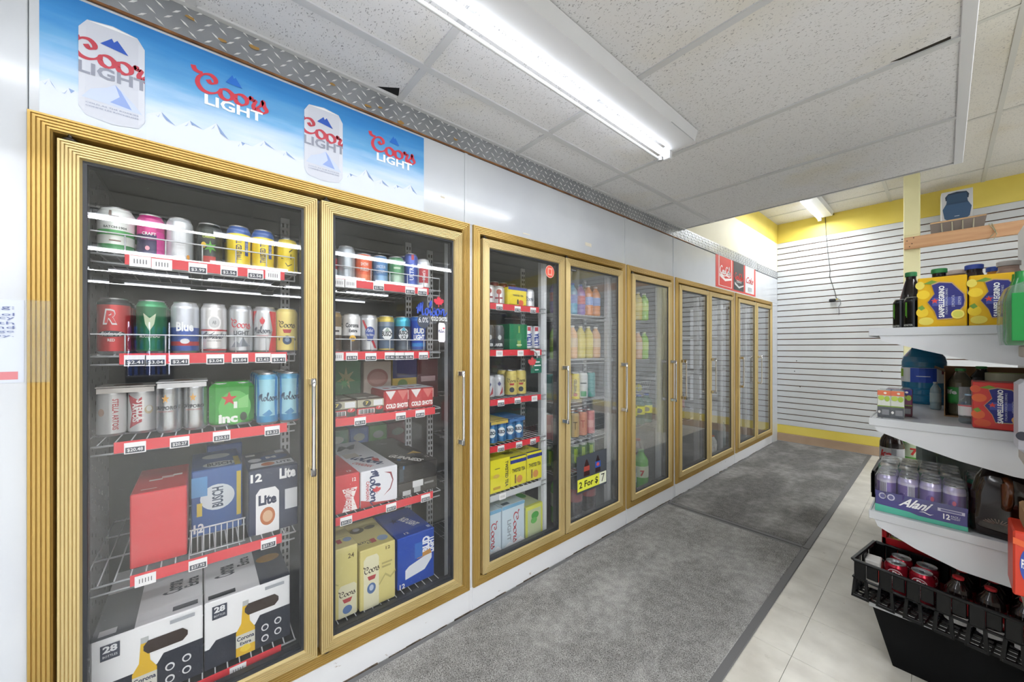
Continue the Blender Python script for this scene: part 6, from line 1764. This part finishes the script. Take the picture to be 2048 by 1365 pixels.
fs = [(i * 20 + k, i * 20 + (k + 1) % 20, (i + 1) * 20 + (k + 1) % 20, (i + 1) * 20 + k) for i in range(len(pts) - 1) for k in range(20)]
m.mesh(vs, fs, glass_mat('crinkled_film', '#e6efe9', .12, 1.5, .16), False)
m.build('film', t)
m = MB().box(.0, .193, -.006, .138, .03, .155, gm, .02); 
m = MB(); m.box(.012, .06, -.0075, -.004, .012, .15, M('#1c8a40', .25), .001); m.box(.058, .19, -.009, -.0076, .03, .10, M('#d4dcd8', .3), .0005); decals(m, planar((.058, -.009, .03), (.13, 0, 0), (0, 0, .07)), [('e', .3, .4, .3, .3, '#8a98a0'), ('e', .7, .8, .25, .15, '#3a9a56')]); m.build('label', t)
# white and purple pack, fanta box
carton(1.80, 1.79, 1.925, .887, .21, .275, '#c9cad4', 'pale lilac drinks pack at the right edge, middle end cap shelf', 'pack', side=[('r', 0.050, 0.150, 0.867, 0.893, '#2a2c38'), ('p', [(.03, .4), (.12, .5), (.12, .3)], '#3a3a8a'), ('e', .1, .55, .05, .05, '#8a7ab8'), ('e', .02, .25, .04, .06, '#2a2c38')], name='drinks_pack', c=.012)
o = carton(1.80, 1.79, 1.925, .479, .185, .285, '#d8432e', 'orange-red fruit soda box at the right edge, low end cap shelf', 'box', side=[('e', .09, .5, .05, .26, '#3a56b0'), ('t', 'FANTA', .10, .5, .10, .14, '#f2efea', {'bold': .05, 'rise': -.3}), ('p', [(.0, .8), (.2, .72), (.2, .8), (.0, .9)], '#e8683a')], name='soda_box', c=.004)
m = MB().box(0, .24, 0, .12, 0, .06, kraft, .006)
m.box(.015, .09, -.001, 0, .012, .055, M('#d9dad6', .4)); decals(m, planar((.015, -.001, .012), (.075, 0, 0), (0, 0, .043)), [('e', .3, .6, .2, .2, '#3a8a4a'), ('r', .2, .8, .2, .35, '#c23a3a')])
tag(m.build('snack_box', None, (1.535, 1.80, .665)), 'brown snack box lying on the orange-red soda box', 'box')

# ================================================================== BACK RIGHT: post, plank, bracket shelf, speaker box, cable
post = MB().box(1.146, 1.247, 4.90, 5.00, 0.0, 2.755, noisy('cream_post_paint', '#dcd7a8', '#e4dfb2', 3.0, .55), .004)
post.box(1.1455, 1.2475, 4.8995, 5.0005, 2.205, 2.207, M('#b9b486', .7))
for (x, z) in ((1.185, 2.18), (1.19, 2.16)):
    post.lathe([(.004, 0), (.003, .001), (0, .001)], M('#4a4636', .5), 8, (0, 0, 0)) if False else None
o = post.build('support_post'); tag(o, 'cream painted square post standing before the slatted wall', 'post')
wood = noisy('pine_plank', '#b98a62', '#cba078', 4.0, .6, stretch=(.6, 6, 6), detail=6)
m = MB().box(1.15, 2.9, 4.862, 4.899, 2.076, 2.182, wood, .003)
o = m.build('wood_plank'); tag(o, 'pine plank nailed across the cream post', 'plank')
for (x, z) in ((1.17, 2.15), (1.2, 2.12), (1.185, 2.095), (1.21, 2.17)):
    MB().lathe([(.0045, 0), (.004, .001), (0, .0012)], M('#4a3a2c', .5), 8).build('nail', o, (x, 4.862, z)).rotation_euler = (R(90), 0, 0)
wr = MB().tube([(1.62, 4.858, 2.19), (1.64, 4.85, 2.15), (1.66, 4.852, 2.10), (1.645, 4.85, 2.06), (1.61, 4.85, 2.055), (1.635, 4.853, 2.09), (1.655, 4.85, 2.12), (1.635, 4.858, 2.19)], .0025, M('#a8a888', .5), 5)
tag(wr.build('hanging_wire'), 'loop of thin wire hanging over the pine plank', 'wire')
t = empty('bracket_shelf', (1.30, 5.27, 2.352)); tag(t, 'small wooden bracket shelf on the slatted wall carrying the speaker box', 'shelf')
m = MB().box(0, .33, 0, .36, 0, .016, M('#8f8078', .6), .002, {'y-': M('#c9a47a', .6), 'z+': M('#b99870', .6)})
o = m.build('board', t)
for k in range(4):
    x = .07 + k * .063
    MB().tube([(x, .02, -.001), (x + .004, .2, -.016), (x + .008, .37, -.03)], .004, M('#c9c2a8', .4), 6).build('bracket', t)
t.rotation_euler = (R(-4), 0, 0)
# boxed speaker: carton with the speaker printed on its face
m = MB().box(0, .188, 0, .14, 0, .285, M('#c6c8cc', .5), .003)
decals(m, planar((0, 0, 0), (.188, 0, 0), (0, 0, .285)), [
    ('p', [(.14, .70), (.12, .82), (.22, .92), (.5, .95), (.8, .92), (.88, .82), (.86, .70), (.80, .70), (.80, .84), (.2, .84), (.2, .70)], '#22344a'),
    ('p', [(.20, .88), (.80, .88), (.84, .60), (.96, .42), (.90, .12), (.80, .05), (.20, .05), (.10, .12), (.04, .42), (.16, .60)], '#2f4c6a'),
    ('p', [(.16, .60), (.84, .60), (.96, .42), (.90, .12), (.80, .05), (.20, .05), (.10, .12), (.04, .42)], '#36567a'), ('p', [(.17, .62), (.83, .62), (.86, .56), (.14, .56)], '#2a4462'), ('r', 0.499, 0.500, 0.160, 0.160, '#c9d0d8'), ('r', .42, .58, .15, .17, '#b9c4d0')])
o = m.build('speaker_box', None, (1.37, 5.36, 2.368), R(3)); tag(o, 'white carton printed with a dark blue speaker', 'box')
# cable from the far lamp down to a small black camera
cb = MB()
cb.tube([(.475, YB - .008, 2.745), (.483, YB - .006, 2.53), (.50, YB - .006, 2.30), (.519, YB - .006, 2.10), (.515, YB - .007, 2.02), (.545, YB - .006, 1.90), (.563, YB - .007, 1.83), (.575, YB - .008, 1.76)], .0032, M('#4a4a48', .5), 5)
cb.tube([(.58, YB - .01, 1.76), (.61, YB - .012, 1.74), (.612, YB - .01, 1.69), (.595, YB - .01, 1.66), (.60, YB - .01, 1.61), (.598, YB - .012, 1.565)], .003, M('#77777a', .5), 5)
tag(cb.build('power_cable'), 'thin dark cable hanging down the slatted wall', 'cable')
t = empty('wall_camera', (.545, YB - .012, 1.735)); tag(t, 'small black security camera on the slatted wall', 'camera')
MB().box(-.03, .03, -.045, -.008, -.019, .019, BLACK, .009).build('body', t)
MB().lathe([(.009, 0), (.009, .004), (.005, .005), (0, .005)], M('#2a2d33', .1), 12).build('lens', t, (-.005, -.045, 0)).rotation_euler = (R(90), 0, 0)
MB().tube([(.02, -.02, 0), (.035, -.01, .01), (.04, .01, .02)], .005, M('#c9b23a', .5), 6).build('mount', t)
MB().box(.55, .556, YB - .02, YB - .005, 2.735, 2.75, M('#2a2a2a', .5)).build('cable_clip', t, (-.545, -YB + .012, -1.735))

# ================================================================== far side of the store (shows only in the door glass)
t = empty('drinks_fridge', (11.55, -.95, 0)); tag(t, 'lit upright fridge on the far side of the store', 'fridge')
MB().box(-.3, .4, -.42, .42, 0, 1.95, M('#2a2c30', .4), .01).build('body', t)
led = emit_mat('fridge_led', '#dfe8ff', 9.0)
for y in (-.36, .0, .36):
    MB().box(-.315, -.301, y - .012, y + .012, .5, 1.8, led).build('led_strip', t)
for i in range(4):
    for j in range(7):
        MB().lathe([(0, 0), (.035, 0), (.035, .18), (.015, .24), (0, .24)], M(['#2a56c0', '#3a6ad8', '#2a48a0'][(i + j) % 3], .3), 10, (-.325 - .04, -.33 + j * .1, .52 + i * .31)).build('bottle', t)
MB().box(-.42, -.30, -.40, .40, .48, .51, STEEL).build('shelf', t)
for k in range(3):
    MB().box(-.42, -.30, -.40, .40, .80 + k * .31, .82 + k * .31, STEEL).build('shelf', t)
